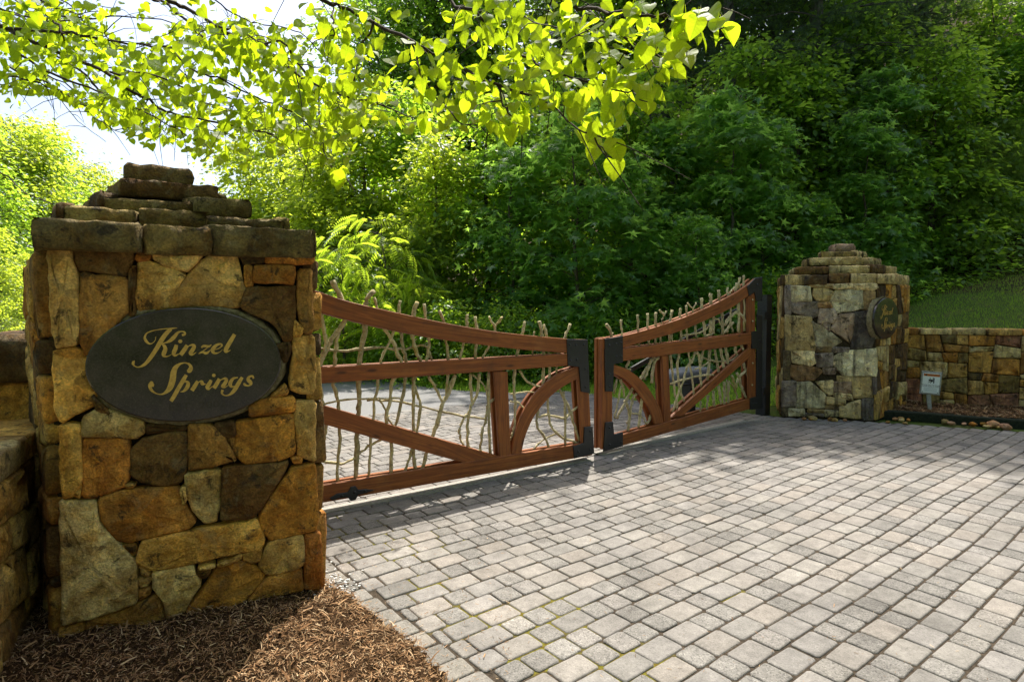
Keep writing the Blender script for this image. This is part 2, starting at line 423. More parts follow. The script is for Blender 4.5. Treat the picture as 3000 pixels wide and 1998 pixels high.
def rubble(W, Hh, size, rng, squeeze=1.0):
    """random rubble: recursive slanted cuts of a rectangle"""
    res = []
    def cut(poly, depth):
        p = np.asarray(poly); mn, mx = p.min(0), p.max(0); wd, ht = mx - mn
        A = abs(area(poly))
        if A < size * size * rng.uniform(0.35, 1.7) or depth > 9: res.append(poly); return
        t = rng.uniform(0.36, 0.64)
        if wd * squeeze > ht * rng.uniform(0.75, 1.3):
            c = np.array([mn[0] + wd * t, (mn[1] + mx[1]) / 2]); d = np.array([rng.gauss(0, 0.16), 1.0])
        else:
            c = np.array([(mn[0] + mx[0]) / 2, mn[1] + ht * t]); d = np.array([1.0, rng.gauss(0, 0.12)])
        nrm = np.array([-d[1], d[0]])
        A1, B1 = [], []; n = len(poly)
        for i in range(n):
            a, b = np.asarray(poly[i]), np.asarray(poly[(i + 1) % n])
            sa, sb = (a - c) @ nrm, (b - c) @ nrm
            (A1 if sa >= 0 else B1).append(a)
            if sa * sb < 0:
                q = a + (b - a) * sa / (sa - sb); A1.append(q); B1.append(q)
        if len(A1) < 3 or len(B1) < 3: res.append(poly); return
        cut(A1, depth + 1); cut(B1, depth + 1)
    cut([np.array([0, 0.0]), np.array([W, 0.0]), np.array([W, Hh]), np.array([0, Hh])], 0)
    return res

# ------------------------------------------------------------------ the ground
AL = math.radians(52.5)
U2 = np.array([math.sin(AL), math.cos(AL)]); P2 = np.array([-math.cos(AL), math.sin(AL)])
J2 = np.array([0.845, 6.14])                                    # where the two gate leaves meet
def ab(a, b): return J2 + U2 * a + P2 * b
def to_ab(x, y):
    r = np.array([x, y]) - J2; return float(r @ U2), float(r @ P2)

HG = np.array([0.83, 0.557]); HP = np.array([5.4, 9.9])
def hill_t(x, y): return (x - HP[0]) * HG[0] + (y - HP[1]) * HG[1]
def terrain(x, y):
    x = np.asarray(x, float); y = np.asarray(y, float)
    t = hill_t(x, y)
    s = np.where(t > 0, np.sqrt(t * t + 0.6) - math.sqrt(0.6), 0.0)
    h = 0.29 * np.minimum(s, 8.5) + 0.62 * np.clip(s - 8.5, 0, 28)
    yw = np.interp(x, [5.0, 6.1, 7.6, 9.6, 11.5, 16, 40], [9.9, 9.6, 8.95, 8.0, 6.4, 1.0, -25])
    h = h * np.clip((y - yw - 0.15) / 1.1, 0, 1)
    back = np.clip((y - 17) / 12, 0, 3) * np.clip((x + 6) / 8, 0, 1)
    h = h + 1.6 * back
    h = h + 0.05 * np.sin(x * 1.3 + 0.4 * y) * np.clip(t / 3, 0, 1)
    return h - 0.03

def build_ground():
    def ax(lim, fine0, fine1):
        a = list(np.arange(fine0, fine1, 0.5)); s, x = 0.5, fine1
        while x < lim: a.append(x); s *= 1.22; x += s
        s, x = 0.5, fine0 - 0.5
        while x > -lim: a.insert(0, x); s *= 1.22; x -= s
        return np.array(a)
    X = ax(420, -8, 30); Y = ax(420, -3, 34)
    gx, gy = np.meshgrid(X, Y, indexing='ij'); gz = terrain(gx, gy)
    V = np.stack([gx, gy, gz], -1).reshape(-1, 3); nx, ny = len(X), len(Y)
    i = np.arange(nx - 1)[:, None] * ny + np.arange(ny - 1)[None]
    F = np.stack([i, i + ny, i + ny + 1, i + 1], -1).reshape(-1, 4)
    t = hill_t(gx, gy).ravel()
    x, y = gx.ravel(), gy.ravel()
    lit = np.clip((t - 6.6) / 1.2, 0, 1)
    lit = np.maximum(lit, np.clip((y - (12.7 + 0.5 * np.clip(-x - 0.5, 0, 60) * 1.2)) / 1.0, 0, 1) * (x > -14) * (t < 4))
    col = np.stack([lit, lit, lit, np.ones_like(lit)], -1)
    b = NB('turf_and_leaf_litter'); at_ = b.n('Attribute', attribute_name='Col'); v = geo_pos(b)
    n1 = b.noise(v, 1.6, 6, 0.65); n2 = b.noise(v, 24, 5, 0.7)
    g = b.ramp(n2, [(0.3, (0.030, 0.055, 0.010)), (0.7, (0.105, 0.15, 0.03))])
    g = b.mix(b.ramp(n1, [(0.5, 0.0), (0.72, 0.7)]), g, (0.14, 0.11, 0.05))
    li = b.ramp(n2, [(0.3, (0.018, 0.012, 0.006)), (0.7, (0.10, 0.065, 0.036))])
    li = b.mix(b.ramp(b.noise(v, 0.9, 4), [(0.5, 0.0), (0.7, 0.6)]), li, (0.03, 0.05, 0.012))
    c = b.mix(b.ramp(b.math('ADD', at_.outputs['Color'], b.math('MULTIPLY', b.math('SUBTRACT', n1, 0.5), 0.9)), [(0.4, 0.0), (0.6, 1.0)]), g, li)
    m = b.done(b.bsdf(c, 0.95, 0.1, n2, 0.8, 0.05))
    tag(mesh_obj('ground', V, F, m, None, True, col=col), kind='structure')
build_ground()

def strip(name, left, right, z, mat):
    V = []; F = []
    for (a, b) in zip(left, right):
        V += [(a[0], a[1], z + 0.25 * 0), (b[0], b[1], z)]
    for i in range(len(left) - 1): F.append((2 * i, 2 * i + 1, 2 * i + 3, 2 * i + 2))
    o = mesh_obj(name, V, F, mat); tag(o, kind='structure'); return o
road_R = [(1.05, 11.18), (0.2, 11.16), (-0.535, 11.27), (-1.7, 11.96), (-2.8, 13.3), (-4.6, 16.0), (-8, 20.5), (-15, 28), (-32, 40.5), (-62, 55), (-120, 75)]
road_L = [tuple(ab(-3.35, 3.93)), (-4.5, 7.9), (-4.8, 8.5), (-5.6, 9.8), (-6.8, 11.9), (-8.6, 14.6), (-12, 18.5), (-19.5, 25), (-36, 35.5), (-65, 48.5), (-122, 67)]
rr = smooth_path([np.array(p) for p in road_R], 5); rl = smooth_path([np.array(p) for p in road_L], 5)
rl[0] = ab(-3.35, 3.93)
strip('road', rl, rr, -0.004, M['asphalt'])
strip('lane', [np.array([-60, -6.2]), np.array([60, -6.2])], [np.array([-60, 0.9]), np.array([60, 0.9])], -0.016, M['lane_asphalt'])
# the little wedge of asphalt between the straight end of the pavers and the road
e0, e1 = ab(-3.35, 3.93), ab(3.45, 3.93)

# distant wooded ridge
def ridge():
    rng = np.random.default_rng(4); n = 90
    xs = np.linspace(-330, 160, n); V = []; F = []
    for i, x in enumerate(xs):
        hgt = 26 + 16 * math.sin(i * 0.11 + 1.0) + 6 * math.sin(i * 0.37) + rng.uniform(-1.2, 1.2)
        for k, (f, d) in enumerate(((0, 0), (0.45, 25), (0.8, 50), (1.0, 75), (0.6, 140))):
            V.append((x, 190 + d + 10 * math.sin(i * 0.3), hgt * f + (rng.uniform(-1.5, 1.5) if k in (1, 2, 3) else -1)))
    for i in range(n - 1):
        for k in range(4): F.append((i * 5 + k, (i + 1) * 5 + k, (i + 1) * 5 + k + 1, i * 5 + k + 1))
    m = mat_simple('wooded_ridge', (0.02, 0.045, 0.025), (0.07, 0.12, 0.055), 0.5, 0.95, 0.05, 1.0, 1.2, detail=8)
    tag(mesh_obj('hill', V, F, m, None, True), kind='structure')
ridge()

# ------------------------------------------------------------------ block paving
CP = 0.1492                                                      # course pitch
def aL(b): return -3.08 + max(0.0, -0.85 - b) * 0.093
def aR(b): return 4.02 + (-b) * 0.575 if b < 0 else 4.02 - min(0.5, b * 0.2)
def pav_h(x, y):
    a, b = to_ab(x, y)
    return (0.010 * math.sin(a * 1.15 + 0.5 * b + 0.6) + 0.007 * math.sin(b * 1.9 - 0.7 * a)
            - 0.010 * math.exp(-((a - 2.9) ** 2 / 0.9 + (b + 2.75) ** 2 / 0.25)) + 0.010 * math.exp(-((a - 3.1) ** 2 / 0.8 + (b + 3.2) ** 2 / 0.2))) - 0.004
def shift_b(a, b): return 0.008 * math.sin(a * 1.7 + b * 0.6) + 0.004 * math.sin(a * 4.1 + 1.3 * b) + 0.012 * math.exp(-((a - 3.0) ** 2 / 0.9 + (b + 2.9) ** 2 / 0.9))

def paver_geo(a0, a1, b0, b1, rng, gapx):
    """one tumbled paver in driveway coordinates: rounded corners, worn rim"""
    c = 0.013
    g = 0.0035
    a0 += g + rng.uniform(0, gapx); a1 -= g + rng.uniform(0, gapx); b0 += g + rng.uniform(0, 0.003); b1 -= g + rng.uniform(0, 0.003)
    if a1 - a0 < 0.02: return None
    c = min(c, (a1 - a0) * 0.3)
    o = [(a0 + c, b0), (a1 - c, b0), (a1, b0 + c), (a1, b1 - c), (a1 - c, b1), (a0 + c, b1), (a0, b1 - c), (a0, b0 + c)]
    o = [(p[0] + rng.uniform(-0.002, 0.002), p[1] + rng.uniform(-0.002, 0.002)) for p in o]
    ca, cb = (a0 + a1) / 2, (b0 + b1) / 2; rot = rng.gauss(0, 0.008)
    ti, tj, dz = rng.gauss(0, 0.009), rng.gauss(0, 0.009), rng.gauss(0, 0.0012)
    V = []
    rim = 0.007
    for (sc, z) in ((0.0, -0.045), (0.0, -0.0065), (rim * 0.45, -0.0022), (rim * 1.25, 0.0)):
        for (pa, pb) in o:
            da, db = pa - ca, pb - cb
            da -= math.copysign(min(sc, abs(da)), da); db -= math.copysign(min(sc, abs(db)), db)
            ra, rb = ca + da - rot * db, cb + db + rot * da
            xy = ab(ra, rb + shift_b(ra, rb))
            V.append((xy[0], xy[1], pav_h(*xy) + z + ti * da + tj * db + dz))
    F = []
    for k in range(3):
        for i in range(8):
            j = (i + 1) % 8; F.append((k * 8 + i, k * 8 + j, k * 8 + 8 + j, k * 8 + 8 + i))
    F.append(tuple(range(24, 32)))
    return V, F

def build_paving():
    rng = random.Random(11)
    spots = []
    for (x, y, r) in ((1610, 1790, 0.42), (1180, 1590, 0.55), (1000, 1530, 0.6), (1390, 1800, 0.35), (1830, 1930, 0.35), (2150, 1740, 0.2), (1560, 1905, 0.3), (1250, 1700, 0.3)):
        g = gnd(x, y); spots.append((g[0], g[1], r))
    M['joint'] = mat_joint(spots)
    # bedding sheet (joints)
    V = []; F = []; bs = np.arange(-6.9, 3.95, 0.15); nA = 70
    for b in bs:
        l, r = aL(b) - 0.22, min(aR(b), 8.2) + 0.02
        for i in range(nA + 1):
            xy = ab(l + (r - l) * i / nA, b); V.append((xy[0], xy[1], pav_h(*xy) - 0.0085))
    for j in range(len(bs) - 1):
        for i in range(nA):
            q = j * (nA + 1) + i; F.append((q, q + 1, q + nA + 2, q + nA + 1))
    base = mesh_obj('driveway', V, F, M['joint'], None, True); tag(base, kind='structure')
    pcs = []
    warm = [(0.212, 0.193, 0.172), (0.206, 0.190, 0.173), (0.218, 0.195, 0.171), (0.202, 0.188, 0.173), (0.214, 0.198, 0.177)]
    gray = [(0.176, 0.164, 0.149), (0.167, 0.156, 0.142), (0.182, 0.169, 0.153), (0.190, 0.178, 0.162)]
    k0 = int(-6.8 / CP); k1 = int(3.9 / CP)
    for k in range(k0, k1 + 1):
        b0, b1 = k * CP, (k + 1) * CP
        l, r = aL((b0 + b1) / 2), min(aR((b0 + b1) / 2), 8.2)
        a = l - rng.uniform(0, 0.2); run = 0
        while a < r:
            sq = rng.random() < 0.42
            if run > 2: sq = not last
            last = sq
            L = CP if sq else CP * 1.48
            x0, x1 = max(a, l), min(a + L, r)
            run = run + 1 if rng.random() < 0.6 else 0
            if x1 - x0 > 0.03:
                c = rng.choice(gray) if (sq and rng.random() < 0.8) or rng.random() < 0.08 else rng.choice(warm)
                v = rng.uniform(0.93, 1.06)
                pcs.append((x0, x1, b0, b1, (c[0] * v, c[1] * v, c[2] * v, 0.9 if sq else 0.45)))
            a += L
    # soldier course along the bed
    b = -4.2
    while b < 0.4:
        L = CP * rng.uniform(0.96, 1.1); e = aL(b + L / 2)
        v = rng.uniform(0.88, 1.02); c = rng.choice(warm + gray)
        pcs.append((e - 0.235, e - 0.004, b, b + L, (c[0] * v, c[1] * v * 0.99, c[2] * v * 0.95, 0.6))); b += L
    # rank by how large each shows in the photograph
    rank = []
    for i, (x0, x1, b0, b1, c) in enumerate(pcs):
        xy = ab((x0 + x1) / 2, (b0 + b1) / 2); X, Y, wz = prj((xy[0], xy[1], 0)) if xy[1] > 0.4 else (0, 9e9, 1)
        seen = -60 < X < 3060 and Y < 2060 and wz > 0
        rank.append(((x1 - x0) * CP / wz ** 3 if seen else -1, i))
    top = {i for _, i in sorted(rank, reverse=True)[:300]}
    mb = MB()
    for i, (x0, x1, b0, b1, c) in enumerate(pcs):
        g = paver_geo(x0, x1, b0, b1, rng, 0.002)
        if g is None: continue
        if i in top:
            mesh_obj('paver', g[0], g[1], M['paver'], base, False, col=[c] * len(g[0]))
        else: mb.add(g[0], g[1], c=c)
    o = mb.build('paving', M['paver'], base); tag(o, kind='stuff')
build_paving()


# ------------------------------------------------------------------ stonework
TAN = [(204, 178, 112), (172, 148, 88), (152, 126, 66)]
BRN = [(134, 102, 50), (112, 88, 46), (140, 106, 48)]
DRK = [(80, 64, 36), (64, 52, 32)]
GRY = [(166, 156, 112), (142, 132, 94)]
RUS = [(138, 99, 46), (126, 88, 42)]
PIN = [(150, 128, 106), (134, 110, 92), (142, 114, 86)]
MOSSY = [(94, 84, 50), (108, 98, 60), (82, 74, 46)]
def pal(rng, *groups):
    c = rng.choice(rng.choice(groups)); v = rng.uniform(0.85, 1.12)
    return tuple(x * v * k_ for x, k_ in zip(shade_alb(c, 0.55, 0.52), (1.03, .94, .90)))

def core_prism(name, poly, z0, z1, mat, parent):
    n = len(poly); V = [(p[0], p[1], z0) for p in poly] + [(p[0], p[1], z1) for p in poly]
    F = [tuple(range(n))[::-1], tuple(range(n, 2 * n))] + [(i, (i + 1) % n, n + (i + 1) % n, n + i) for i in range(n)]
    return mesh_obj(name, V, F, mat, parent)
def shrink(poly, d):
    p = [np.asarray(q[:2], float) for q in poly]
    if area(p) < 0: p = p[::-1]
    return inset(p, d)

def cap(parent, foot, ctr, z, mat, rng, groups, widths, heights, ledge=None):
    """stepped cap: courses of stones round a shrinking footprint, a single block on top"""
    foot = [np.asarray(f[:2], float) for f in foot]; ctr = np.asarray(ctr, float)
    for li, (sc, hh) in enumerate(zip(widths, heights)):
        outer = [ctr + (f - ctr) * sc for f in foot]
        if li == 0 and ledge is not None: outer = [np.asarray(f[:2], float) for f in ledge]
        core_prism('mortar_bed', shrink([ctr + (f - ctr) * sc * 0.93 for f in foot], 0.02), z - 0.004, z + hh - 0.022, M['mortar'], parent)
        n = len(outer)
        for i in range(n):
            a, b = outer[i], outer[(i + 1) % n]; L = np.linalg.norm(b - a)
            k = max(1, int(round(L / rng.uniform(0.26, 0.5)))); cuts = [0] + sorted(min(0.92, max(0.08, (j + rng.uniform(-0.22, 0.22)) / k)) for j in range(1, k)) + [1]
            dep = min(0.42, 0.2 / max(0.2, np.linalg.norm((a + b) / 2 - ctr)))
            for j in range(len(cuts) - 1):
                o0, o1 = a + (b - a) * cuts[j], a + (b - a) * cuts[j + 1]
                off = rng.uniform(-0.035, 0.025); nd = (ctr - (o0 + o1) / 2); nd /= np.linalg.norm(nd)
                q = [o0 - nd * off, o1 - nd * off, o1 + (ctr - o1) * dep, o0 + (ctr - o0) * dep]
                block('cap_stone', q, z + rng.uniform(-0.006, 0.004), z + hh + rng.uniform(-0.03, 0.012), rng, mat, pal(rng, *groups), parent, 0.05, 0.013, 0.009)
        z += hh
    return z
def top_block(parent, ctr, ang, w, d, z, h, mat, rng, color):
    c, s = math.cos(ang), math.sin(ang)
    q = [np.array(ctr[:2]) + np.array([x * c - y * s, x * s + y * c]) for x, y in ((-w / 2, -d / 2), (w / 2, -d / 2), (w / 2, d / 2), (-w / 2, d / 2))]
    block('cap_stone', q, z, z + h, rng, mat, color, parent, 0.06, 0.014, 0.018)

# ---- near pillar
FLp, FRp = gnd(178, 1880), gnd(945, 1728)
BRp, BLp = np.array([-1.62, 4.08, 0]), np.array([-2.96, 3.63, 0])
near_pillar = empty('stone_pillar', tuple((FLp + FRp + BRp + BLp) / 4), 'large mossy sandstone gate pillar with stepped cap, the near one by the mulch', 'pillar', 'stone gate pillars')
FACE_H = 1.925
fN = Frame(FLp, FRp - FLp)
r1 = lambda x, y: (x / 1.96, 400 + y / 1.96)
r2 = lambda x, y: (x / 1.965, 1200 + y / 1.965)
def tr(conv, pts, fr, d): return [fr.unproj(*conv(*p), d) for p in pts]
T, B_, D, G, R_, P_ = TAN, BRN, DRK, GRY, RUS, PIN
NEAR = [
 (r1, T[0], [(275,640),(400,650),(430,780),(455,1130),(440,1190),(320,1210),(300,1100),(285,800)]),
 (r1, D[0], [(405,610),(540,595),(760,640),(755,720),(715,805),(440,760),(425,700)]),
 (r1, B_[1], [(465,785),(560,800),(725,815),(738,1000),(690,1050),(600,1150),(500,1255),(470,1200),(455,960)]),
 (r1, D[0], [(740,770),(775,735),(765,930),(780,1025),(745,1035)]),
 (r1, T[1], [(790,725),(870,720),(1060,790),(1030,850),(985,900),(965,985),(790,1020),(772,930)]),
 (r1, T[0], [(1225,655),(1355,660),(1390,850),(1415,880),(1370,985),(1180,965),(975,985),(985,910),(1045,850),(1100,770)]),
 (r1, T[0], [(875,670),(1165,672),(1080,775),(960,745),(890,710)]),
 (r1, R_[1], [(780,668),(862,668),(858,715),(782,712)]),
 (r1, D[1], [(1365,665),(1520,668),(1515,728),(1400,732)]),
 (r1, R_[0], [(1528,668),(1805,660),(1800,728),(1525,730)]),
 (r1, B_[0], [(1405,740),(1445,740),(1455,850),(1410,862)]),
 (r1, B_[0], [(1470,740),(1690,740),(1690,845),(1458,835)]),
 (r1, D[0], [(1420,872),(1690,855),(1695,1000),(1670,1170),(1640,1180),(1560,1060),(1380,985),(1400,920)]),
 (r1, B_[1], [(1715,765),(1790,765),(1795,1020),(1790,1130),(1745,1130),(1710,1000)]),
 (r1, T[2], [(1695,1055),(1740,1100),(1730,1145),(1680,1145)]),
 (r1, T[1], [(1680,1155),(1800,1145),(1812,1240),(1810,1450),(1790,1480),(1670,1460),(1668,1380),(1690,1260)]),
 (r1, T[2], [(315,1225),(450,1215),(515,1275),(525,1400),(560,1480),(545,1535),(440,1590),(350,1640),(320,1560),(305,1350)]),
 (r1, B_[0], [(1560,1480),(1640,1425),(1655,1475),(1560,1510)]),
 (r2, B_[2], [(1430,-15),(1500,-60),(1695,-70),(1695,8),(1600,20),(1440,40)]),
 (r2, T[2], [(340,92),(460,88),(465,420),(420,500),(360,515),(350,300)]),
 (r2, G[1], [(475,45),(560,5),(680,15),(815,65),(830,130),(780,165),(640,160),(470,150)]),
 (r2, D[1], [(845,85),(1075,98),(1070,122),(930,125),(842,140)]),
 (r2, R_[0], [(475,168),(730,168),(750,240),(730,420),(700,450),(560,505),(470,505)]),
 (r2, D[0], [(760,230),(840,165),(950,133),(1080,133),(1065,400),(1020,430),(900,440),(800,410),(748,380)]),
 (r2, B_[1], [(1090,88),(1220,88),(1300,175),(1360,290),(1200,330),(1085,350)]),
 (r2, D[1], [(1230,82),(1345,68),(1350,148),(1290,160)]),
 (r2, B_[2], [(1355,72),(1690,22),(1700,260),(1600,300),(1400,315),(1355,260)]),
 (r2, T[0], [(1700,-42),(1815,-42),(1815,300),(1720,265),(1707,150)]),
 (r2, R_[0], [(1680,280),(1740,275),(1740,305),(1685,310)]),
 (r2, B_[0], [(565,520),(690,472),(1020,447),(1060,560),(1120,640),(1100,680),(760,760),(680,755),(590,650)]),
 (r2, G[0], [(1070,368),(1270,348),(1270,560),(1240,655),(1190,655),(1110,590),(1075,480)]),
 (r2, D[0], [(1280,340),(1660,302),(1640,350),(1560,480),(1460,620),(1280,625)]),
 (r2, B_[2], [(1690,338),(1815,312),(1825,450),(1835,640),(1820,695),(1560,755),(1510,690),(1490,620),(1580,480),(1650,390)]),
 (r2, G[0], [(345,535),(545,528),(560,660),(680,765),(780,870),(790,1100),(700,1130),(500,1195),(365,1235),(355,900)]),
 (r2, T[2], [(815,760),(1480,632),(1525,760),(1500,800),(880,920),(790,870)]),
 (r2, T[1], [(700,778),(768,768),(788,820),(768,838)]),
 (r2, T[0], [(1550,765),(1745,722),(1750,880),(1700,918),(1540,948),(1490,900)]),
 (r2, R_[1], [(1760,720),(1840,710),(1850,800),(1862,1035),(1755,1030)]),
 (r2, G[0], [(880,932),(1100,892),(1150,1000),(1080,1130),(1030,1210),(970,1220),(940,1100),(885,1030)]),
 (r2, B_[2], [(1390,872),(1500,922),(1530,960),(1460,1050),(1370,1150),(1050,1210),(1100,1130),(1200,1000),(1240,922)]),
 (r2, B_[0], [(1540,962),(1730,918),(1745,1040),(1430,1105)]),
 (r2, B_[1], [(495,1212),(720,1152),(915,1065),(925,1160),(960,1230),(930,1260),(640,1360),(500,1400)]),
 (r2, T[2], [(340,1262),(480,1218),(480,1380),(330,1440)]),
 (r2, T[1], [(1397,828),(1505,798),(1500,870),(1430,885),(1397,860)]),
 (r2, T[1], [(1250,892),(1388,834),(1380,862),(1262,902)]),
 (r2, T[0], [(800,895),(860,932),(850,960),(815,950)]),
 (r2, G[0], [(800,972),(878,965),(830,1020),(800,1015)]),
 (r2, B_[1], [(795,1042),(868,1025),(858,1070),(795,1095)]),
 (r2, T[1], [(1140,912),(1228,888),(1235,908),(1160,920)]),
 (r2, D[0], [(1132,932),(1212,923),(1198,960),(1142,968)]),
 (r2, T[1], [(1035,462),(1063,448),(1068,530),(1053,540)]),
 (r2, T[1], [(720,427),(778,432),(758,455),(720,450)]),
 (r2, B_[1], [(1302,168),(1348,155),(1350,240)]),
 (r2, T[2], [(430,452),(463,435),(463,505),(432,508)]),
 (r1, B_[1], [(775,640),(960,635),(1100,640),(1095,655),(780,660)]),
 (r1, B_[1], [(1120,640),(1340,650),(1345,658),(1130,658)]),
 (r1, D[1], [(1560,1195),(1640,1185),(1665,1165),(1670,1250),(1640,1300)]),
 (r1, D[0], [(530,1480),(590,1540),(640,1590),(570,1580),(548,1540)]),
]
rs = random.Random(21)
for conv, c, pts in NEAR:
    poly = tr(conv, pts, fN, 0.05)
    poly = [np.array([q[0], q[1]]) for q in poly]
    v = rs.uniform(0.92, 1.08)
    stone('stone', poly, fN, 0.052 + rs.uniform(-0.008, 0.012), rs, M['stone'], [x * v * k_ for x, k_ in zip(shade_alb(c, 0.50, 0.60), (1.06, .92, .84))], near_pillar, 0.045, 0.0045, 0.008, 0.06, -0.006, 0.014)
core_prism('mortar_core', shrink([FLp, FRp, BRp, BLp], 0.02), -0.1, FACE_H, M['mortar'], near_pillar)
for (A, Bq) in ((BLp, FLp), (FRp, BRp), (BRp, BLp)):
    f = Frame(A, Bq - A); L = np.linalg.norm(Bq - A)
    for poly in rubble(L, FACE_H, 0.30, rs):
        stone('stone', poly, f, 0.03 + rs.uniform(-0.01, 0.01), rs, M['stone'], pal(rs, TAN, BRN, DRK), near_pillar, 0.09, 0.005, 0.012, 0.06, 0.005)
foot = [FLp, FRp, BRp, BLp]; ctrN = np.array([-2.03, 3.46])
zc = cap(near_pillar, foot, ctrN, FACE_H, M['stone'], rs, (MOSSY, DRK, MOSSY), (1.065, 0.84, 0.62, 0.42), (0.145, 0.095, 0.095, 0.085), [FLp + fN.c * 0.10 - fN.a * 0.01, FRp + fN.c * 0.10 + fN.a * 0.012, BRp, BLp + fN.a * 0.02])
top_block(near_pillar, ctrN, math.radians(24), 0.33, 0.30, zc - 0.01, 0.115, M['stone'], rs, shade_alb((100, 82, 50), 0.7))

# ---- far pillar
RLp, RNp, RRp = gnd(2293, 1219), gnd(2557, 1231), gnd(2646, 1203)
RB1, RB2 = np.array([6.15, 10.0, 0]), np.array([4.45, 9.75, 0])
far_pillar = empty('stone_pillar', tuple((RLp + RNp + RRp + RB1 + RB2) / 5), 'fieldstone gate pillar with stepped cap beyond the far gate leaf', 'pillar', 'stone gate pillars')
r5 = lambda x, y: (2240 + x / 2.45, 660 + y / 2.45)
K0, K1, K2 = (88, 80, 72), (110, 96, 84), (66, 60, 54)
FAR_L = [
 (K1,[(150,432),(190,432),(190,635),(152,635)]),(T[1],[(148,385),(222,385),(218,425),(148,425)]),(G[1],[(226,388),(305,390),(300,440),(228,430)]),
 (T[2],[(308,388),(490,380),(488,448),(310,440)]),(T[1],[(494,380),(634,380),(632,452),(500,455)]),(T[1],[(640,375),(800,372),(815,450),(780,468),(642,460)]),
 (G[0],[(196,435),(325,440),(335,545),(198,548)]),(T[2],[(352,455),(440,448),(502,480),(470,540),(380,545),(350,510)]),
 (G[0],[(510,468),(705,462),(710,600),(520,630),(470,545)]),(B_[0],[(716,475),(795,475),(798,600),(715,608)]),
 (K1,[(190,552),(380,550),(392,650),(340,665),(190,620)]),(R_[0],[(386,556),(468,552),(485,592),(388,592)]),
 (P_[0],[(400,600),(500,596),(520,650),(490,700),(385,700)]),(T[2],[(150,645),(332,660),(370,895),(350,908),(152,900)]),
 (G[1],[(342,690),(440,745),(555,835),(500,870),(372,870)]),(P_[2],[(540,640),(638,632),(640,740),(612,840),(475,745)]),
 (P_[0],[(402,710),(470,708),(470,765),(430,745)]),(K2,[(650,622),(785,615),(798,750),(770,880),(622,890),(640,760)]),
 (B_[1],[(375,875),(480,875),(480,912),(378,912)]),(K1,[(485,875),(612,880),(605,910),(490,915)]),(T[0],[(190,905),(355,905),(370,990),(330,1010),(200,985)]),
 (K1,[(362,925),(490,920),(490,1010),(378,1018)]),(G[0],[(560,905),(715,890),(716,1080),(560,1075),(495,1000),(498,945)]),
 (G[0],[(720,890),(800,888),(845,960),(832,1085),(718,1078)]),(D[0],[(140,905),(182,905),(180,1110),(138,1110)]),
 (R_[1],[(190,1005),(375,1020),(415,1050),(350,1110),(230,1118),(185,1080)]),(P_[1],[(420,1025),(512,1025),(510,1068),(425,1068)]),
 (T[1],[(525,1082),(620,1082),(620,1118),(528,1120)]),(K1,[(130,1118),(228,1120),(225,1300),(128,1305)]),
 (G[1],[(238,1128),(330,1125),(435,1215),(430,1310),(232,1310)]),(T[1],[(370,1125),(490,1115),(494,1215),(470,1225),(435,1200)]),
 (P_[2],[(500,1125),(625,1120),(622,1205),(500,1200)]),(T[2],[(628,1090),(775,1088),(778,1235),(640,1240)]),(K1,[(782,1095),(850,1095),(850,1215),(782,1215)]),
 (T[1],[(500,1205),(620,1215),(635,1255),(500,1235)]),(T[2],[(442,1232),(580,1255),(580,1290),(445,1280)]),(B_[1],[(438,1290),(530,1300),(525,1322),(440,1320)]),
 (D[0],[(128,1312),(165,1312),(165,1370),(128,1370)]),(G[1],[(172,1318),(285,1318),(290,1368),(172,1370)]),(T[2],[(310,1322),(425,1325),(420,1345),(312,1342)]),
 (G[1],[(435,1328),(525,1332),(525,1370),(435,1370)]),(T[1],[(540,1305),(690,1255),(692,1390),(540,1375)]),(K0,[(705,1250),(775,1245),(775,1400),(700,1400)]),
 (K1,[(295,1350),(420,1352),(425,1372),(300,1372)]),(B_[0],[(585,1285),(680,1250),(600,1280)]),
]
fFL = Frame(RLp, RNp - RLp)
wL = np.linalg.norm(RNp - RLp)
for c, pts in FAR_L:
    poly = [fFL.unproj(*r5(*p), 0.04) for p in pts]
    poly = [np.array([min(max(q[0], -0.01), wL + 0.02), min(q[1], FACE_H)]) for q in poly]
    if abs(area(poly)) < 2e-3: continue
    v = rs.uniform(1.05, 1.3); g_ = sum(c) / 3; c = [g_ * .4 + x * .6 for x in c]
    stone('stone', poly, fFL, 0.045 + rs.uniform(-0.012, 0.012), rs, M['stone_streaked'], [x * v for x in shade_alb(c, 0.62)], far_pillar, 0.08, 0.005, 0.012, 0.02, -0.010, 0.014)
core_prism('mortar_core', shrink([RLp, RNp, RRp, RB1, RB2], -0.004), -0.1, FACE_H, M['mortar'], far_pillar)
for (A, Bq, sz) in ((RNp, RRp, 0.27), (RRp, RB1, 0.33), (RB1, RB2, 0.36), (RB2, RLp, 0.33)):
    f = Frame(A, Bq - A); L = np.linalg.norm(Bq - A)
    for poly in rubble(L, FACE_H, sz, rs, 1.5):
        stone('stone', poly, f, 0.04 + rs.uniform(-0.012, 0.012), rs, M['stone_streaked'], pal(rs, TAN, BRN, DRK, GRY), far_pillar, 0.1, 0.006, 0.012, 0.05, 0.003)
ctrF = np.array([5.09, 9.09])
zc = cap(far_pillar, [RLp, RNp, RRp, RB1, RB2], ctrF, FACE_H, M['stone_streaked'], rs, (GRY, DRK, GRY, MOSSY, GRY), (1.05, 0.84, 0.62, 0.42), (0.165, 0.125, 0.12, 0.105))
top_block(far_pillar, ctrF, math.radians(-12), 0.30, 0.28, zc - 0.01, 0.125, M['stone_streaked'], rs, shade_alb((140, 118, 98), 0.78))

